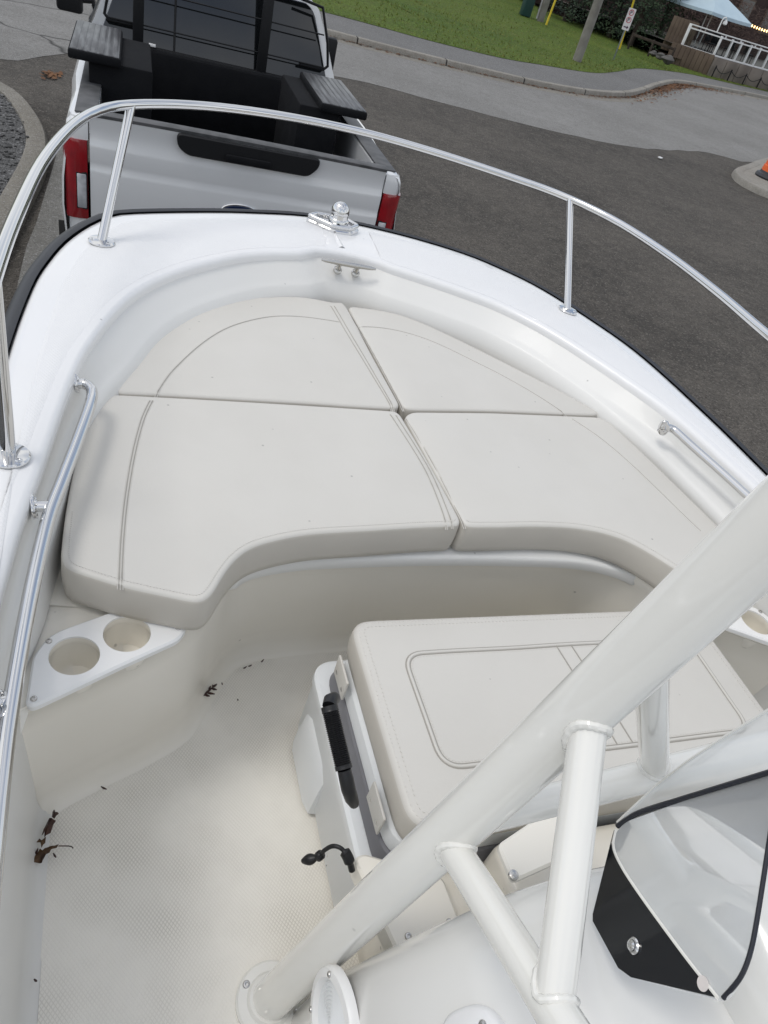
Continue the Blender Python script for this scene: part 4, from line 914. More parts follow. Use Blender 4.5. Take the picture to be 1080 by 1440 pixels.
near_edge = spl([(-70, 9.0), (-12, 10.6), (-4, 11.2), (-2.1, 11.6), (-1.7, 12.1), (-1.2, 12.9), (0.6, 14.4), (2.96, 15.3), (3.97, 15.45), (5.11, 15.2), (6.66, 15.0), (8.31, 14.85), (9.63, 14.9), (12.2, 15.95), (13.55, 16.55), (14.2, 16.3), (15.1, 16.66), (17, 17.6), (24, 19.5), (60, 30)], 260)
near_edge = [(x+rng_.uniform(-.05, .05), y+rng_.uniform(-.06, .06)) for x, y in near_edge]
kerb_c = [(-70, 20.2), (-10, 20.1), (0, 20.0), (3.92, 19.95), (5.15, 19.87), (6.63, 19.85), (8.57, 19.99), (10.13, 20.2), (12.22, 20.95), (14.37, 22.4), (16.38, 24.4), (19.16, 27.5), (22.31, 30.6), (25.34, 32.3), (30.74, 34.7), (45, 40), (90, 57)]
kerb_l = spl(kerb_c, 260)
flat('road', near_edge + kerb_l[::-1], 0.004, MT['road'])
kp = [Vector((*p, 0)) for p in kerb_l]
def kl(d, z): return atlev(offl(kp, -d), z)
mesh('kerb', MB().loft([kl(0.0, 0.0), kl(0.012, 0.11), kl(0.03, 0.135), kl(0.20, 0.14), kl(0.21, 0.10)]), MT['kerbj'], None, kind='structure', sharp=40)
mesh('gutter', MB().loft([kl(-0.42, 0.006), kl(-0.40, 0.010), kl(-0.001, 0.010)]), MT['kerbold'], None, kind='structure')
walk_c = [(-70, 22.2), (-10, 22.6), (0, 22.9), (4.4, 23.0), (6.0, 22.95), (7.6, 22.75), (10.07, 23.0), (12.0, 23.9), (14.7, 25.3), (17.2, 27.7), (20.7, 31.4), (25.6, 34.9), (28.3, 36.0), (35.1, 38.4), (50, 44), (90, 60)]
walk_l = spl(walk_c, 260)
flat('footpath', [tuple(p.xy) for p in kl(0.205, 0)] + walk_l[::-1], 0.130, MT['walk'])
# lawn: a gentle bank beyond the footpath
MT['lawn'] = ground_mat('lawn', (0.050, 0.088, 0.009), (0.085, 0.118, 0.014), (0.12, 0.115, 0.035), 30, rough=0.95, bumpd=0.03, patch=0.22)
wlp = [Vector((*p, 0)) for p in walk_l]
def bank(d): return 0.14 + 0.012*d
rows = [atlev(offl(wlp, -d), bank(d)) for d in (-0.02, 0.6, 2, 5, 9, 14)] + [[Vector((p.x*1.0, p.y+42, 0.5)) for p in wlp], [Vector((p.x*1.2, p.y+160, 0.6)) for p in wlp]]
mesh('lawn', MB().loft(rows), MT['lawn'], None, kind='structure')
MT['blade'] = mat('grass blade', (0.10, 0.145, 0.02), 0.8, noise=(0.5, 1.0, (0.17, 0.175, 0.045)))
m = MB(); rg = random.Random(5)
for k in range(26000):
    i = rg.randrange(60, 225); d = rg.random()**1.5*17+0.02; b = wlp[i].lerp(wlp[i+1], rg.random()); t = (wlp[i+1]-wlp[i]).normalized()
    p = b + Vector((-t.y, t.x, 0))*d; 
    a = rg.uniform(0, 6.28); h = rg.uniform(0.03, 0.085); w = rg.uniform(0.010, 0.03); l = rg.uniform(-0.05, 0.05); z = bank(d)-0.005
    q = len(m.v); m.v += [Vector((p.x-math.cos(a)*w, p.y-math.sin(a)*w, z)), Vector((p.x+math.cos(a)*w, p.y+math.sin(a)*w, z)), Vector((p.x+l, p.y+l*0.5, z+h))]; m.f.append((q, q+1, q+2))
mesh('grass', m, MT['blade'], None, kind='stuff', label='short green grass growing on the bank beyond the footpath', flat=True, recalc=False)
# mulch bed below the evergreens
flat('planting_bed', spl([(19.5, 50), (23.2, 51.5), (25.2, 47.0), (26.2, 44.0), (26.3, 40.2), (26.5, 37.6)], 40) + [(29, 38), (33, 44), (38, 56), (30, 62), (20, 60)], 0.46, MT['mulch'])

# gravel island with a kerb beside the truck
isl_o = spl([(-9, 9.9), (-4, 10.6), (-2.5, 10.4), (-1.96, 10.06), (-1.72, 9.7), (-1.55, 9.2), (-1.42, 8.66), (-1.36, 8.11), (-1.37, 7.49), (-1.43, 6.75), (-1.49, 6.04), (-1.56, 5.3), (-1.75, 4.2), (-2.0, 2.5), (-2.4, 0), (-3, -4)], 90)
ip = [Vector((*p, 0)) for p in isl_o]
def il(d, z): return atlev(offl(ip, d), z)
mesh('island_kerb', MB().loft([il(-0.012, 0.0), il(-0.005, 0.10), il(0.02, 0.13), il(0.17, 0.135), il(0.19, 0.125), il(0.195, 0.05)]), MT['kerbold'], None, kind='structure', sharp=40)
mesh('gravel_base', MB().add([p for p in il(0.19, 0.10)] + [Vector((-9, -4, 0.10)), Vector((-12, 3, 0.10))], [tuple(range(len(ip)+2))]), MT['gravel'], None, kind='structure')
m = MB(); rg = random.Random(8); ico = bmesh.new(); bmesh.ops.create_icosphere(ico, subdivisions=1, radius=1.0); iv = [v.co.copy() for v in ico.verts]; jf = [tuple(v.index for v in f.verts) for f in ico.faces]; ico.free()
for k in range(4200):
    i = rg.randrange(10, 70); p = offl(ip, 0.2+rg.random()**1.3*1.7)[i] if k < 0 else None
    b = ip[i]; t = (ip[i+1]-ip[i]).normalized(); d = 0.21+rg.random()**1.4*1.8; p = b + Vector((t.y, -t.x, 0))*d + Vector((rg.uniform(-.08, .08), rg.uniform(-.08, .08), 0))
    if k % 400 == 0: p = b + Vector((t.y, -t.x, 0))*rg.uniform(0.05, 0.2)
    r = rg.uniform(0.008, 0.022); sx, sy, sz = rg.uniform(.7, 1.3), rg.uniform(.7, 1.3), rg.uniform(.5, .9); a = rg.uniform(0, 6.28)
    zz = 0.137 if k % 400 == 0 else 0.102
    m.add([Vector((p.x+(v.x*sx*math.cos(a)-v.y*sy*math.sin(a))*r, p.y+(v.x*sx*math.sin(a)+v.y*sy*math.cos(a))*r, zz+r*0.3+v.z*sz*r)) for v in iv], jf)
mesh('gravel', m, MT['stone'], None, kind='stuff', label='grey gravel filling the kerbed island beside the truck', flat=True, recalc=False)
flat('gutter_strip', spl([(-1.40, 2.0), (-1.40, 5.6), (-1.36, 6.4), (-1.33, 7.2), (-1.30, 8.0), (-1.28, 8.8)], 30) + spl([(-1.10, 9.1), (-0.97, 7.5), (-0.92, 6.5), (-0.85, 5.0), (-0.8, 2.0)], 30), 0.008, MT['wet'])
# right-hand traffic island
ri = spl([(26, 22), (19, 18.9), (15.9, 17.1), (13.7, 15.4), (12.7, 14.6), (12.35, 14.15), (12.12, 13.65), (12.15, 13.2), (12.4, 12.8), (13.2, 12.3), (16, 11.6), (26, 11)], 80)
rp_ = [Vector((*p, 0)) for p in ri]
def rl(d, z): return atlev(offl(rp_, -d), z)
tip = MB().loft([rl(0.0, 0.0), rl(0.012, 0.10), rl(0.03, 0.13), rl(0.20, 0.135), rl(0.22, 0.122), rl(0.235, 0.13)]); q = rl(0.235, 0.13); tip.add(q, [tuple(range(len(q)))])
mesh('traffic_island', tip, MT['kerb'], None, kind='structure', sharp=40)

# ------------------------------------------------------------------ traffic drum on the island
MT['orange'] = mat('orange plastic', (0.75, 0.13, 0.03), 0.5, noise=(5, 0.5, (0.55, 0.10, 0.03))); MT['white'] = mat('white paint', (0.72, 0.72, 0.72), 0.5)
b0 = gz(1083, 252, 0.135)
dr = empty('traffic_drum', b0, label='orange and black traffic drum standing on the concrete island', cat='traffic drum')
L_ = lambda prof: MB().lathe([(r, z+b0.z) for r, z in prof], (b0.x, b0.y, 0), seg=28)
mesh('drum_base', L_([(0.36, 0.0), (0.37, 0.03), (0.35, 0.08), (0.30, 0.10), (0.29, 0.14)]), MT['rubber'], dr)
mesh('drum_body', L_([(0.285, 0.141), (0.28, 0.25), (0.265, 0.26), (0.26, 0.45), (0.25, 0.46), (0.245, 0.65), (0.235, 0.66), (0.23, 0.85), (0.22, 0.86), (0.20, 1.0), (0.12, 1.02)]), MT['orange'], dr)
for z0, z1, r0_, r1_, mm in ((0.47, 0.63, 0.252, 0.248, 'black'), (0.67, 0.83, 0.238, 0.234, 'white')): mesh('reflective_band', L_([(r0_, z0), (r0_, z0+.005), (r1_, z1), (r1_-0.01, z1)]), MT[mm], dr)

# ------------------------------------------------------------------ poles and signs on the lawn
MT['wood'] = mat('weathered grey timber', (0.22, 0.21, 0.19), 0.85, noise=(3, 0.8, (0.14, 0.13, 0.115)))
MT['galv'] = mat('galvanised steel', (0.22, 0.25, 0.25), 0.5, metal=0.6, noise=(8, 0.6, (0.13, 0.15, 0.15)))
MT['yellow'] = mat('yellow plastic guard', (0.62, 0.47, 0.03), 0.5, noise=(3, 0.5, (0.5, 0.37, 0.02)))
MT['utilgreen'] = mat('dark green paint', (0.012, 0.045, 0.042), 0.45, noise=(2, 0.5, (0.02, 0.06, 0.055)))
MT['signw'] = mat('white sign sheet', (0.60, 0.58, 0.60), 0.45); MT['signd'] = mat('dark sign ink', (0.06, 0.03, 0.06), 0.5); MT['signr'] = mat('red sign ink', (0.40, 0.03, 0.05), 0.5)
def single(name, mb, m, label, cat, group=None): return mesh(name, mb, m, None, label=label, cat=cat, group=group)
p = gz(811, 86, 0.15)
single('utility_pole', MB().tube([p+V(0, 0, -0.1), p+V(0, 0, 3), p+V(0, 0, 8.5)], [0.17, 0.155, 0.12], 18), MT['wood'], 'tall weathered grey pole standing on the lawn edge', 'pole')
p = gz(862, 85, 0.16)
sg = empty('parking_sign', p, label='narrow white roadside sign on a leaning steel post', cat='sign')
tl_ = V(0.0, 0.0, 1)
mesh('post', MB().box(p+V(0, 0, 0.75), (0.05, 0.04, 1.9), bev=0.006), MT['galv'], sg)
cdir = (Vector((CAM.x, CAM.y, 0))-Vector((p.x, p.y, 0))).normalized(); sx = Vector((-cdir.y, cdir.x, 0))
sc_ = p + cdir*0.035 + V(0, 0, 1.48)
def sfr(o): return lambda q: sc_ + sx*q[0] + V(0, 0, q[1]) + cdir*(q[2]+o)
bl = mesh('sign_board', MB().slab(roundloop([(-0.15, -0.38), (0.15, -0.38), (0.15, 0.38), (-0.15, 0.38)], 0.03, 4), -0.004, 0.004, (), 0.001, sfr(0)), MT['signw'], sg)
m = MB()
for zc in (0.235, -0.02): m.slab(circle((0, zc), 0.105, 28), 0.0045, 0.0065, [circle((0, zc), 0.082, 28)], 0.0005, sfr(0))
mesh('prohibition_ring', m, MT['signr'], bl)
m = MB()
for zc in (0.235, -0.02):
    m.slab([(-0.05, zc-0.065), (-0.025, zc-0.065), (-0.025, zc+0.065), (-0.05, zc+0.065)], 0.0045, 0.006, (), 0.0003, sfr(0)); m.slab(circle((0.0, zc+0.028), 0.042, 20), 0.0045, 0.0062, [circle((0.0, zc+0.028), 0.02, 16)], 0.0003, sfr(0))
m.slab([(-0.10, -0.25), (0.03, -0.25), (0.03, -0.21), (0.11, -0.27), (0.03, -0.33), (0.03, -0.29), (-0.10, -0.29)], 0.0045, 0.006, (), 0.0003, sfr(0))
mesh('sign_lettering', m, MT['signd'], bl)
p = gz(871, 69, 0.3); q = p + V(-0.35, -0.15, 2.15)
gw = empty('guy_wire', p, label='yellow sleeved guy wire rising from the lawn just behind the white sign', cat='guy wire')
mesh('sleeve', MB().tube([p, q], 0.045, 12), MT['yellow'], gw); mesh('wire', MB().tube([q, q + (q-p)*3.0], 0.012, 6), MT['galv'], gw)
p = gz(768, 35, 0.3)
single('marker_post', MB().tube([p, p+V(0.06, 0, 1.0), p+V(0.12, 0, 2.2)], 0.05, 12), MT['yellow'], 'thin yellow marker post left of the tall grey pole', 'post')
p = gz(738, 21, 0.3)
single('utility_pedestal', MB().box(p+V(0, 0, 0.9), (0.5, 0.45, 1.9), bev=0.06), MT['utilgreen'], 'dark green utility box leftmost on the bank, at the top edge', 'utility box')
p = gz(760, 28, 0.3)
single('service_post', MB().box(p+V(0, 0, 1.6), (0.30, 0.24, 3.4), bev=0.03), MT['wood'], 'broad grey timber post between the green box and yellow marker', 'post')
p = gz(755, 26, 0.3)
single('conduit', MB().tube([p, p+V(0, 0, 3.2)], 0.05, 10), MT['signw'], 'slim white conduit pipe fixed beside the broad timber post', 'pipe')

# ------------------------------------------------------------------ evergreens and bare tree
MT['bark'] = mat('dark bark', (0.045, 0.034, 0.026), 0.9, noise=(4, 0.8, (0.025, 0.018, 0.014)))
def leafmat(name, c1, c2):
    m = mat(name, c1, 0.75, noise=(0.9, 1.0, c2)); return m
MT['cedarleaf'] = leafmat('cedar foliage', (0.012, 0.030, 0.010), (0.028, 0.050, 0.018))
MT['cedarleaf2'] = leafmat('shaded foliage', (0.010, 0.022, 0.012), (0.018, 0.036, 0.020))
def evergreen(p, h, r, seed, leaf, label):
    rg = random.Random(seed); t = empty('evergreen_tree', p, label=label, cat='evergreen tree', group='evergreens at the top of the bank')
    mesh('trunk', MB().tube([p+V(0, 0, -0.2), p+V(0.05, 0, h*0.5), p+V(0, 0, h*0.97)], [0.16, 0.1, 0.02], 10), MT['bark'], t)
    m = MB(); boughs = []
    for k in range(95):
        z = (k/95)**0.9*h*0.97+0.12; a = k*2.4+rg.uniform(-.4, .4); L = r*(1-z/h)**0.75*rg.uniform(0.65, 1.12)+0.12
        boughs.append((z, a, L))
    for z, a, L in boughs:
        n = int(18+44*L/r)
        for j in range(n):
            s = rg.random()**0.6*L; dz = -0.18*s + 0.10*s*s/ max(L, .2) + rg.gauss(0, 0.10); sp = 0.16+0.10*s
            c = p + V(math.cos(a)*s - math.sin(a)*rg.gauss(0, sp), math.sin(a)*s + math.cos(a)*rg.gauss(0, sp), z+dz)
            u = V(rg.gauss(0, 1), rg.gauss(0, 1), rg.gauss(0, .6)).normalized(); w = u.orthogonal().normalized()*rg.uniform(.03, .055); u = u*rg.uniform(.08, .17)
            q = len(m.v); m.v += [c-u*0.5, c+w, c+u*0.7, c-w]; m.f.append((q, q+1, q+2, q+3))
    mesh('crown', m, leaf, t, flat=True, recalc=False)
for k, (px, py, h, r, lf_, lab) in enumerate(((733, -4, 6.5, 1.7, 'cedarleaf2', 'dark evergreen behind the green utility box'), (765, 8, 7.5, 1.9, 'cedarleaf', 'dark evergreen behind the yellow marker post'), (796, 24, 6.5, 1.7, 'cedarleaf2', 'dark evergreen just left of the tall grey pole'),
        (826, 36, 7.0, 1.8, 'cedarleaf', 'dark evergreen just right of the tall grey pole'), (858, 46, 6.5, 1.6, 'cedarleaf2', 'dark evergreen behind the guy wire sleeve'), (888, 58, 6.8, 1.7, 'cedarleaf', 'dark evergreen right of the white sign'), (918, 66, 6.0, 1.7, 'cedarleaf', 'full green evergreen next to the brown patio wall, nearest the railing'),
        (845, 26, 8, 2.0, 'cedarleaf2', 'taller shaded evergreen standing behind the others'), (905, 42, 8.0, 2.0, 'cedarleaf2', 'tall evergreen rising behind the one next to the patio'), (780, -8, 8.5, 2.1, 'cedarleaf2', 'tall shaded evergreen behind the marker post, second row'), (948, 62, 6.0, 1.6, 'cedarleaf2', 'shaded evergreen rising just behind the brown plank wall of the patio'))):
    evergreen(gz(px, py, 0.45), h, r, 20+k, MT[lf_], lab)
# bare tree behind the patio
bt = gz(985, 75, 0.4); bt = bt + (bt-Vector((CAM.x, CAM.y, bt.z))).normalized()*6
tr = empty('bare_tree', bt, label='leafless tree with fine twigs behind the patio umbrella', cat='tree')
m = MB(); m2 = MB(); rg = random.Random(31)
def grow(mb, p, d, L, r, lv_):
    q = p + d*L; mb.tube([p, p+d*L*0.5+V(rg.gauss(0, .03), rg.gauss(0, .03), 0)*L, q], [r, r*0.85, r*0.65], 6 if lv_ > 1 else 4)
    if lv_ <= 0: return
    for k in range(3):
        dd = (d + V(rg.gauss(0, .45), rg.gauss(0, .45), rg.gauss(.08, .25))).normalized(); grow(m2, q-d*L*rg.uniform(0, .3), dd, L*rg.uniform(.6, .85), r*0.6, lv_-1)
grow(m, bt+V(0, 0, -.2), V(0.05, 0, 1), 2.0, 0.13, 5)
mesh('trunk', m, MT['bark'], tr); mesh('crown', m2, MT['bark'], tr)

# ------------------------------------------------------------------ patio
MT['plank'] = mat('weathered brown planks', (0.13, 0.095, 0.068), 0.85, noise=(1.5, 0.8, (0.085, 0.06, 0.045)))
MT['stonew'] = mat('pale stone wall', (0.21, 0.18, 0.155), 0.9, noise=(1.2, 0.9, (0.13, 0.11, 0.095)))
MT['patglass'] = mat('patio glass', (0.75, 0.80, 0.80), 0.03, trans=1.0, ior=1.1)
MT['canvas'] = mat('pale blue canvas', (0.42, 0.53, 0.60), 0.8, noise=(2, 0.5, (0.35, 0.46, 0.54)))
MT['deckfloor'] = mat('patio floor', (0.12, 0.11, 0.10), 0.8)
A0, B0 = Vector((28.62, 37.12, 0)), Vector((34.3, 38.45, 0)); fd = (B0-A0).normalized(); fn = Vector((fd.y, -fd.x, 0)); C0 = Vector((26.9, 37.9, 0))
EX = A0 + fd*22
sd = (C0-A0).normalized()
pat = empty('patio', A0, label='raised restaurant patio with white glass railing on a stone base', cat='patio')
m = MB()
m.loft([[A0+V(0, 0, 0), A0+V(0, 0, 1.0)], [EX+V(0, 0, 0), EX+V(0, 0, 1.0)]])
for k in range(20):
    q = A0 + fd*(0.55+1.1*k); ax = (fd, -fn, V(0, 0, 1)); m.box(q+fn*0.02+V(0, 0, 0.49), (1.06, 0.06, 0.97), ax, bev=0.02)
mesh('stone_wall', m, MT['stonew'], pat)
m = MB(); ws = 2.3
for k in range(9):
    q = A0 + sd*(0.14+0.26*k); m.box(q + V(0, 0, 0.53), (0.245, 0.05, 1.06), (sd, Vector((-sd.y, sd.x, 0)), V(0, 0, 1)), bev=0.01)
for k in range(7):
    q = A0 + sd*(ws*0.5+0.14+0.2*k) + V(0.15, 0.6, 0); m.box(q + V(0, 0, 1.35), (0.19, 0.05, 1.5), (sd, Vector((-sd.y, sd.x, 0)), V(0, 0, 1)), bev=0.01)
mesh('plank_wall', m, MT['plank'], pat)
ins_ = -fn
m = MB(); m.add([A0+V(0, 0, 1.0)+ins_*0.02, EX+V(0, 0, 1.0), EX+ins_*12+V(0, 0, 1.0), A0+sd*ws+ins_*12+V(0, 0, 1.0), A0+sd*ws+V(0, 0, 1.0)], [(0, 1, 2, 3, 4)]); mesh('patio_floor', m, MT['deckfloor'], pat)
rail0 = A0 + ins_*0.12
stations = [0.0, 0.95, 1.75, 2.6, 3.45, 4.35, 5.3, 6.3, 7.4]
rt_ = []
for d in stations:
    m = MB().box(rail0+fd*d+V(0, 0, 1.44), (0.10, 0.10, 0.92), (fd, ins_, V(0, 0, 1)), bev=0.008); mesh('railing_post', m, MT['white'], pat)
for a, b in zip(stations, stations[1:]):
    c = rail0+fd*(a+b)/2
    m = MB().box(c+V(0, 0, 1.42), (b-a-0.11, 0.012, 0.74), (fd, ins_, V(0, 0, 1))); mesh('railing_pane', m, MT['patglass'], pat)
m = MB()
for z, th in ((1.04, 0.07), (1.83, 0.06), (1.98, 0.05)): m.box(rail0+fd*3.7+V(0, 0, z), (7.5, 0.09, th), (fd, ins_, V(0, 0, 1)), bev=0.006)
for k in range(6): m.box(rail0+fd*(0.3+1.3*k)+V(0, 0, 1.905), (0.06, 0.06, 0.10), (fd, ins_, V(0, 0, 1)))
sx_ = rail0 + sd*0.9
m.box(rail0+sd*0.9+V(0, 0, 1.04), (1.75, 0.08, 0.07), (sd, ins_, V(0, 0, 1)), bev=0.006); m.box(rail0+sd*0.9+V(0, 0, 1.83), (1.75, 0.08, 0.06), (sd, ins_, V(0, 0, 1)), bev=0.006); m.box(rail0+sd*0.9+V(0, 0, 1.98), (1.75, 0.07, 0.05), (sd, ins_, V(0, 0, 1)), bev=0.006); m.box(rail0+sd*1.75+V(0, 0, 1.5), (0.09, 0.09, 1.0), (sd, ins_, V(0, 0, 1)), bev=0.006)
mesh('railing', m, MT['white'], pat)
m = MB().box(rail0+sd*0.9+V(0, 0, 1.42), (1.6, 0.012, 0.74), (sd, ins_, V(0, 0, 1))); mesh('railing_pane', m, MT['patglass'], pat)
# lamp brackets on the railing
for d, lab in ((-0.2, 'white hooked lamp post at the left corner of the patio railing'), (5.6, 'white hooked lamp post further along the patio railing')):
    q = rail0 + (fd*d if d > 0 else sd*0.35)+V(0, 0, 2.0); m = MB(); m.tube([q, q+V(0, 0, 0.5), q+V(0, 0, 0.62)+fd*0.05, q+V(0, 0, 0.66)+fd*0.2, q+V(0, 0, 0.58)+fd*0.3], 0.03, 10); m.lathe([(0.03, 0), (0.10, -0.1), (0.11, -0.2), (0.05, -0.24)], q+V(0, 0, 0.58)+fd*0.3, seg=16)
    single('patio_lamp', m, MT['white'], lab, 'lamp', 'hooked lamps on the patio railing')
# posts with a drooping chain in front of the wall
for k in range(5):
    pass
ctr = A0 + fn*0.25
cp = [ctr+fd*(0.15+1.35*k)+V(0, 0, 0.62) for k in range(6)]
rb = empty('rope_barrier', ctr, label='black posts with a drooping rope in front of the stone wall', cat='rope barrier')
for q in cp: mesh('post', MB().tube([V(q.x, q.y, 0.1), q+V(0, 0, 0.06)], 0.035, 10), MT['trimblack'], rb)
m = MB()
for a, b in zip(cp, cp[1:]): m.tube([a.lerp(b, k/10)-V(0, 0, 0.22*math.sin(math.pi*k/10)) for k in range(11)], 0.018, 6)
mesh('rope', m, MT['trimblack'], rb)
# patio furniture behind the glass
def chair(loc, rz, lab):
    t = empty('patio_chair', loc, rz, lab, 'chair', 'chairs on the patio')
    m = MB().box((0, 0, 0.44), (0.46, 0.46, 0.04), bev=0.01); mesh('seat', m, MT['trimblack'], t, local=True)
    m = MB().box((0, 0.22, 0.72), (0.46, 0.04, 0.5), bev=0.01); mesh('backrest', m, MT['trimblack'], t, local=True)
    for x in (-.2, .2):
        for y in (-.2, .2): mesh('leg', MB().tube([(x, y, 0), (x, y, 0.43)], 0.018, 8), MT['trimblack'], t, local=True)
for k, (d, e, rz) in enumerate(((0.4, 0.9, 0.4), (1.25, 1.2, 2.2), (2.2, 1.0, 4.0), (3.1, 1.3, 0.3), (4.0, 1.0, 1.2))):
    chair(rail0+fd*d+ins_*e+V(0, 0, 1.0), rz, 'black patio chair seen through the glass railing')
# umbrella
ub = rail0+fd*1.3+ins_*2.6+V(0, 0, 1.0)
um = empty('patio_umbrella', ub, label='pale blue square umbrella open above the patio', cat='umbrella')
mesh('pole', MB().tube([ub, ub+V(0, 0, 2.6)], 0.03, 10), MT['white'], um)
rim = [(-1.7, -1.7), (1.7, -1.7), (1.7, 1.7), (-1.7, 1.7)]
pts = [];
for i in range(4):
    a, b = rim[i], rim[(i+1) % 4]
    for k in range(8): t = k/8; pts.append((a[0]+(b[0]-a[0])*t, a[1]+(b[1]-a[1])*t, 1.72-0.03*math.sin(math.pi*t)))
ring = [[ub + fd*(x*s) + ins_*(y*s) + V(0, 0, 2.62+(z-2.62)*s**1.1) for x, y, z in pts] for s in (0.02, 0.35, 0.7, 1.0)]
ring.append([p_-V(0, 0, 0.14) for p_ in ring[-1]])
mesh('canopy', MB().loft(ring, True, True), MT['canvas'], um, sharp=25)
# string lights
MT['bulb'] = mat('lit warm bulb', (1, 0.75, 0.4), 0.4, emis=((1.0, 0.62, 0.25), 4.0))
s0 = rail0+fd*0.2+ins_*2.2+V(0, 0, 3.55); s1 = rail0+fd*8.0+ins_*2.5+V(0, 0, 2.75)
sl = empty('string_lights', s0, label='string of lit warm bulbs hung across the patio', cat='string lights')
wp_ = [s0.lerp(s1, k/60)-V(0, 0, 0.35*math.sin(math.pi*k/60)) for k in range(61)]
mesh('wire', MB().tube(wp_, 0.008, 5), MT['black'], sl)
for k in range(1, 60, 2):
    q = wp_[k]; mesh('bulb', MB().lathe([(0.012, 0), (0.035, -0.05), (0.042, -0.085), (0.025, -0.12), (0.002, -0.13)], q, seg=10), MT['bulb'], sl)
fp = rail0+fd*2.4+ins_*3.2+V(0, 0, 1.0)
single('flag_pole', MB().tube([fp, fp+V(0.1, 0, 5)], 0.035, 8), MT['white'], 'thin white pole rising behind the patio railing', 'pole')
# brick building and bare hedge behind
MT['brick'] = mat('dark red brick', (0.045, 0.026, 0.022), 0.9, noise=(1.5, 0.8, (0.028, 0.017, 0.015)))
bb = rail0+fd*9+ins_*14
bd_ = empty('brick_building', V(bb.x, bb.y, 0), label='dark brick building behind the patio', cat='building')
ax = (fd, ins_, V(0, 0, 1))
mesh('wall', MB().box(V(bb.x, bb.y, 3), (20, 8, 6), ax), MT['brick'], bd_)
mesh('roof', MB().box(V(bb.x, bb.y, 6.15), (20.6, 8.6, 0.3), ax, bev=0.03), MT['trimblack'], bd_)
for k in range(6):
    q = bb - ins_*4.02 + fd*(-7.5+3*k); w_ = mesh('window', MB().box(V(q.x, q.y, 3.2), (1.5, 0.10, 1.6), ax, bev=0.02), MT['plank'], bd_); mesh('pane', MB().box(V(q.x, q.y, 3.2)-ins_*0.045, (1.3, 0.04, 1.4), ax), MT['glassdark'], w_)
MT['twig'] = mat('bare brown twigs', (0.055, 0.035, 0.028), 0.9, noise=(1.0, 0.9, (0.09, 0.06, 0.05)))
m = MB(); rg = random.Random(77)
h0 = rail0+ins_*8.0
for k in range(5200):
    q = h0+fd*rg.uniform(-2.5, 15)+ins_*rg.gauss(0, .5)+V(0, 0, 0.6+rg.random()**0.8*3.1); d = V(rg.gauss(0, 1), rg.gauss(0, 1), rg.gauss(.4, .8)).normalized()*rg.uniform(.2, .5); w = d.orthogonal().normalized()*rg.uniform(.01, .03)
    o_ = len(m.v); m.v += [q-w, q+w, q+d]; m.f.append((o_, o_+1, o_+2))
mesh('hedge', m, MT['twig'], None, label='bare brown hedge behind the patio', cat='hedge', flat=True, recalc=False)
# rail fence and rocks at the foot of the evergreens
f0, f1 = gz(884, 62, 0.5), gz(944, 84, 0.5)
fe = empty('rail_fence', f0, label='dark low timber rail fence under the evergreens', cat='fence')
fv_ = (f1-f0).normalized()
mesh('rail', MB().box((f0+f1)/2+V(0, 0, 0.42), ((f1-f0).length, 0.06, 0.11), (fv_, V(-fv_.y, fv_.x, 0), V(0, 0, 1)), bev=0.01), MT['bark'], fe)
for t in (0.02, 0.5, 0.98): mesh('post', MB().box(f0.lerp(f1, t)+V(0, 0, 0.15), (0.08, 0.08, 0.7), bev=0.01), MT['bark'], fe)
MT['rock'] = mat('grey boulder', (0.10, 0.095, 0.09), 0.9, noise=(3, 0.9, (0.05, 0.046, 0.043)))
rg = random.Random(4)
for k, (px, py, r, lab) in enumerate(((918, 77, 0.16, 'leftmost grey boulder below the rail fence'), (928, 81, 0.20, 'middle grey boulder below the rail fence'), (938, 86, 0.24, 'grey boulder against the brown plank wall'))):
    q = gz(px, py, 0.45); m = MB(); ph = [rg.uniform(0, 6) for _ in range(6)]
    bm = bmesh.new(); bmesh.ops.create_icosphere(bm, subdivisions=3, radius=1)
    vs = [Vector((v.co.x*1.3, v.co.y, v.co.z*0.7))*r*(1+0.22*math.sin(2.3*v.co.x+ph[0])*math.cos(2.9*v.co.y+ph[1])+0.12*math.sin(5*v.co.z+ph[2])) + q + V(0, 0, r*0.3) for v in bm.verts]; fs = [tuple(v.index for v in f.verts) for f in bm.faces]; bm.free(); m.add(vs, fs)
    single('boulder', m, MT['rock'], lab, 'boulder', 'boulders by the fence')
# drifts of brown leaves along the kerb
MT['leafbrown'] = mat('brown fallen leaves', (0.16, 0.075, 0.03), 0.85, noise=(3, 1.0, (0.09, 0.04, 0.02)))
m = MB(); rg = random.Random(12)
def litter(p, s=0.05):
    a = rg.uniform(0, 6.28); u = V(math.cos(a), math.sin(a), rg.uniform(-.3, .3))*s; w = V(-math.sin(a), math.cos(a), rg.uniform(-.3, .3))*s*0.6
    o_ = len(m.v); m.v += [p-u, p+w, p+u, p-w]; m.f.append((o_, o_+1, o_+2, o_+3))
for k in range(1900):
    t = rg.gauss(0.5, 0.24); i = int(133+t*22)
    if not 118 < i < 165: continue
    b = kp[i].lerp(kp[i+1], rg.random()); tt = (kp[i+1]-kp[i]).normalized(); n_ = Vector((tt.y, -tt.x, 0)); b = b + n_*abs(rg.gauss(0, 0.30)); litter(V(b.x, b.y, 0.02+rg.random()*0.03), rg.uniform(.03, .07))
for k in range(700):
    i = rg.randrange(106, 135); b = kp[i].lerp(kp[i+1], rg.random()); tt = (kp[i+1]-kp[i]).normalized(); n_ = Vector((tt.y, -tt.x, 0)); b = b + n_*abs(rg.gauss(0.05, 0.09)); litter(V(b.x, b.y, 0.02+rg.random()*0.02), rg.uniform(.02, .05))
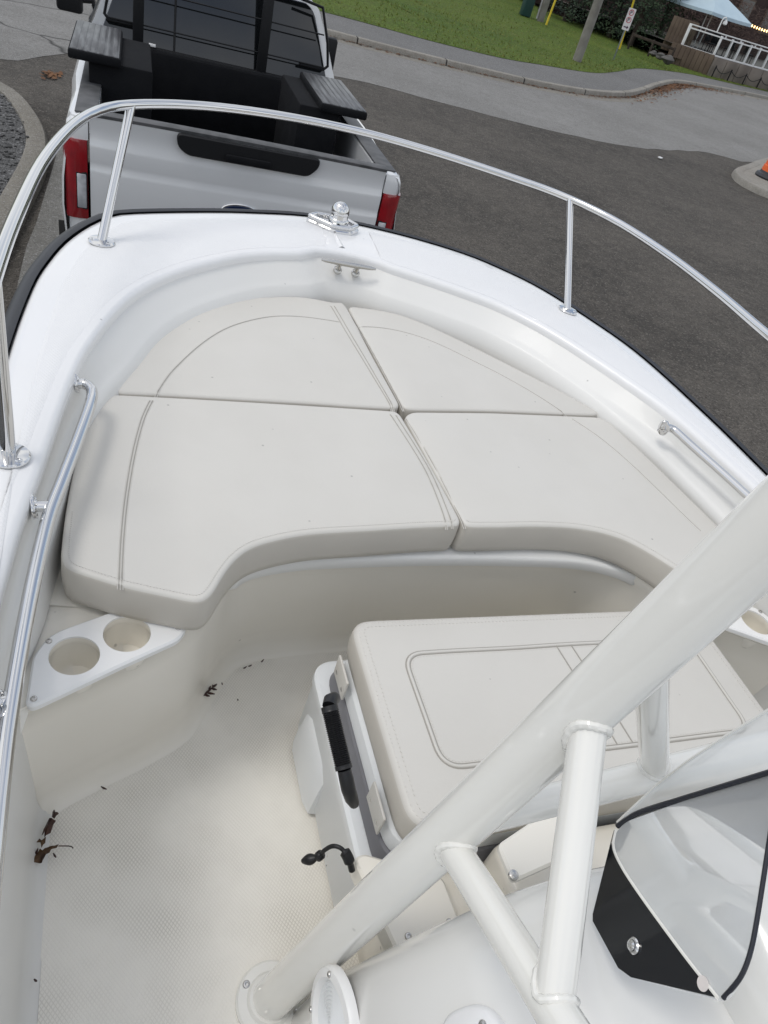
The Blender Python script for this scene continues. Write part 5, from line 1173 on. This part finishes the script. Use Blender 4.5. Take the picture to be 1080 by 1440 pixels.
for k in range(60):
    b = gz(72+rg.gauss(0, 7), 104+rg.gauss(0, 2.5), 0.02); litter(b, rg.uniform(.02, .05))
mesh('fallen_leaves', m, MT['leafbrown'], None, kind='stuff', label='brown fallen leaves drifted along the kerb', flat=True, recalc=False)
p = gz(928, 223, 0.01); single('litter_scrap', MB().box(p+V(0, 0, 0.02), (0.12, 0.08, 0.02), (V(.8, .6, 0), V(-.6, .8, 0), V(0, 0, 1)), bev=0.004), MT['white'], 'scrap of white litter lying on the dark asphalt', 'litter')

# ------------------------------------------------------------------ leaves on the boat floor
MT['deadleaf'] = mat('dead brown leaf', (0.12, 0.065, 0.025), 0.7, noise=(30, 1.0, (0.035, 0.018, 0.012))); MT['deadleaf'].node_tree.nodes['Principled BSDF'].inputs['Subsurface Weight'].default_value = 0.0
MT['darkleaf'] = mat('dark wet leaf', (0.035, 0.016, 0.014), 0.5, noise=(40, 0.9, (0.07, 0.03, 0.02)))
zf = ZF+0.016
def leafpart(pix, m, parent, h=0.008):
    pts = [bz(x, y, zf+0.004) for x, y in pix]; c = sum(pts, Vector())/len(pts); mb = MB()
    vs = [p_ + V(0, 0, h*(0.4+0.6*math.sin(3*i))) for i, p_ in enumerate(pts)] + [c+V(0, 0, h*1.4)]
    mb.add(vs, [(i, (i+1) % len(pts), len(pts)) for i in range(len(pts))]); return mb
def tp_(l): return [(x/6.75, 1100+y/6.75) for x, y in l]
lf0 = empty('dead_leaf', BT(bz(58, 1195, zf)), label='large torn brown leaf lying on the boat floor by the side', cat='leaf')
mb = leafpart(tp_([(235, 795), (300, 730), (350, 685), (380, 640), (395, 655), (425, 640), (455, 615), (480, 620), (520, 598), (560, 603), (540, 618), (500, 630), (470, 665), (440, 700), (405, 740), (400, 780), (380, 770), (320, 772)]), MT['deadleaf'], lf0); mesh('blade', mb, MT['deadleaf'], lf0, BT, flat=True)
m = MB().tube([bz(*q, zf+0.006) for q in tp_([(555, 605), (600, 605), (650, 605), (680, 612), (694, 626)])], 0.0012, 6); mesh('stalk', m, MT['deadleaf'], lf0, BT)
mb = leafpart(tp_([(395, 630), (385, 580), (345, 575), (375, 545), (400, 555), (438, 530), (430, 575), (410, 610)]), MT['deadleaf'], lf0); mesh('shred', mb, MT['deadleaf'], lf0, BT, flat=True)
mb = leafpart(tp_([(395, 515), (415, 455), (440, 400), (470, 350), (492, 340), (500, 360), (532, 365), (510, 415), (480, 480), (440, 520), (420, 525), (425, 480), (410, 490)]), MT['darkleaf'], lf0); mesh('shred', mb, MT['darkleaf'], lf0, BT, flat=True)
mb = leafpart(tp_([(493, 335), (500, 290), (512, 262), (525, 280), (525, 320), (545, 295), (560, 297), (535, 335), (515, 345)]), MT['darkleaf'], lf0); mesh('shred', mb, MT['darkleaf'], lf0, BT, flat=True)
mb = leafpart(tp_([(325, 690), (355, 650), (362, 622), (368, 650), (350, 690)]), MT['darkleaf'], lf0); mesh('shred', mb, MT['darkleaf'], lf0, BT, flat=True)
# cedar sprig
m = MB(); sp_ = [((284, 980), (300, 966)), ((300, 966), (305, 962)), ((290, 974), (302, 976)), ((294, 971), (296, 965)), ((297, 968), (305, 970)), ((300, 966), (299, 963)), ((288, 977), (295, 979))]
for a, b in sp_: m.tube([bz(*a, zf+0.003), bz((a[0]+b[0])/2, (a[1]+b[1])/2, zf+0.006), bz(*b, zf+0.004)], [0.002, 0.0032, 0.0012], 6)
mesh('cedar_sprig', m, MT['darkleaf'], None, BT, label='small brown cedar sprig on the floor below the seat bulkhead', cat='sprig')
bits = [((342, 940), (347, 937), 'leftmost brown crumb along the foot of the bulkhead'), ((349, 937), (354, 935), 'second brown crumb along the foot of the bulkhead'), ((367, 931), (371, 927), 'small brown flake at the foot of the bulkhead, right of the crumbs'), ((142, 1106), (150, 1110), 'short dark twig at the foot of the cup holder step'), ((48, 1377), (52, 1380), 'brown scrap near the bottom left of the floor'), ((312, 960), (313, 963), 'dark speck just right of the cedar sprig'), ((334, 983), (335, 985), 'round black speck alone on the open floor'), ((75, 1200), (79, 1206), 'thin sliver beside the torn brown leaf')]
for a, b, lab in bits:
    m = MB().tube([bz(*a, zf), bz((a[0]+b[0])/2, (a[1]+b[1])/2+0.5, zf+0.002), bz(*b, zf)], [0.0012, 0.0022, 0.001], 6); mesh('debris', m, MT['darkleaf'], None, BT, label=lab, cat='debris', group='bits of debris on the boat floor')

# ================================================================== DAYLIGHT
SUN_EL, SUN_AZ = R(64), R(-85)          # azimuth measured from +Y towards +X
w = bpy.data.worlds.new('World'); S.world = w; w.use_nodes = True
nt = w.node_tree; bg = nt.nodes['Background']
sky = nd(nt, 'ShaderNodeTexSky', sky_type='NISHITA'); sky.sun_disc = False; sky.sun_elevation = SUN_EL; sky.sun_rotation = SUN_AZ; sky.dust_density = 2.0
tc = nd(nt, 'ShaderNodeTexCoord'); n = nd(nt, 'ShaderNodeTexNoise'); n.inputs['Scale'].default_value = 2.2; n.inputs['Detail'].default_value = 6; n.inputs['Roughness'].default_value = 0.55
mp = nd(nt, 'ShaderNodeMapping'); mp.inputs['Scale'].default_value = (1, 1, 2.2); nt.links.new(tc.outputs['Generated'], mp.inputs[0]); nt.links.new(mp.outputs[0], n.inputs['Vector'])
mr = nd(nt, 'ShaderNodeMapRange'); mr.inputs[1].default_value = 0.36; mr.inputs[2].default_value = 0.60; mr.inputs[3].default_value = 0.15; mr.inputs[4].default_value = 0.97
mx = nd(nt, 'ShaderNodeMix', data_type='RGBA'); mx.inputs[7].default_value = (7.4, 7.5, 7.6, 1)
nt.links.new(n.outputs['Fac'], mr.inputs[0]); nt.links.new(mr.outputs[0], mx.inputs[0]); nt.links.new(sky.outputs[0], mx.inputs[6]); nt.links.new(mx.outputs[2], bg.inputs['Color'])
bg.inputs['Strength'].default_value = 0.145
ld = bpy.data.lights.new('sun', 'SUN'); lo_ = bpy.data.objects.new('sun', ld); COL.objects.link(lo_)
ld.energy = 0.95; ld.angle = R(18); ld.color = (1.0, 0.97, 0.92)
dirv = Vector((math.sin(SUN_AZ)*math.cos(SUN_EL), math.cos(SUN_AZ)*math.cos(SUN_EL), math.sin(SUN_EL)))
lo_.rotation_euler = dirv.to_track_quat('Z', 'Y').to_euler(); lo_.location = (0, 0, 30)
S.view_settings.view_transform = 'Standard'; S.view_settings.look = 'None'; S.view_settings.exposure = 0; S.view_settings.gamma = 1
S.cycles.max_bounces = 10; S.cycles.transmission_bounces = 8; S.cycles.use_denoising = True
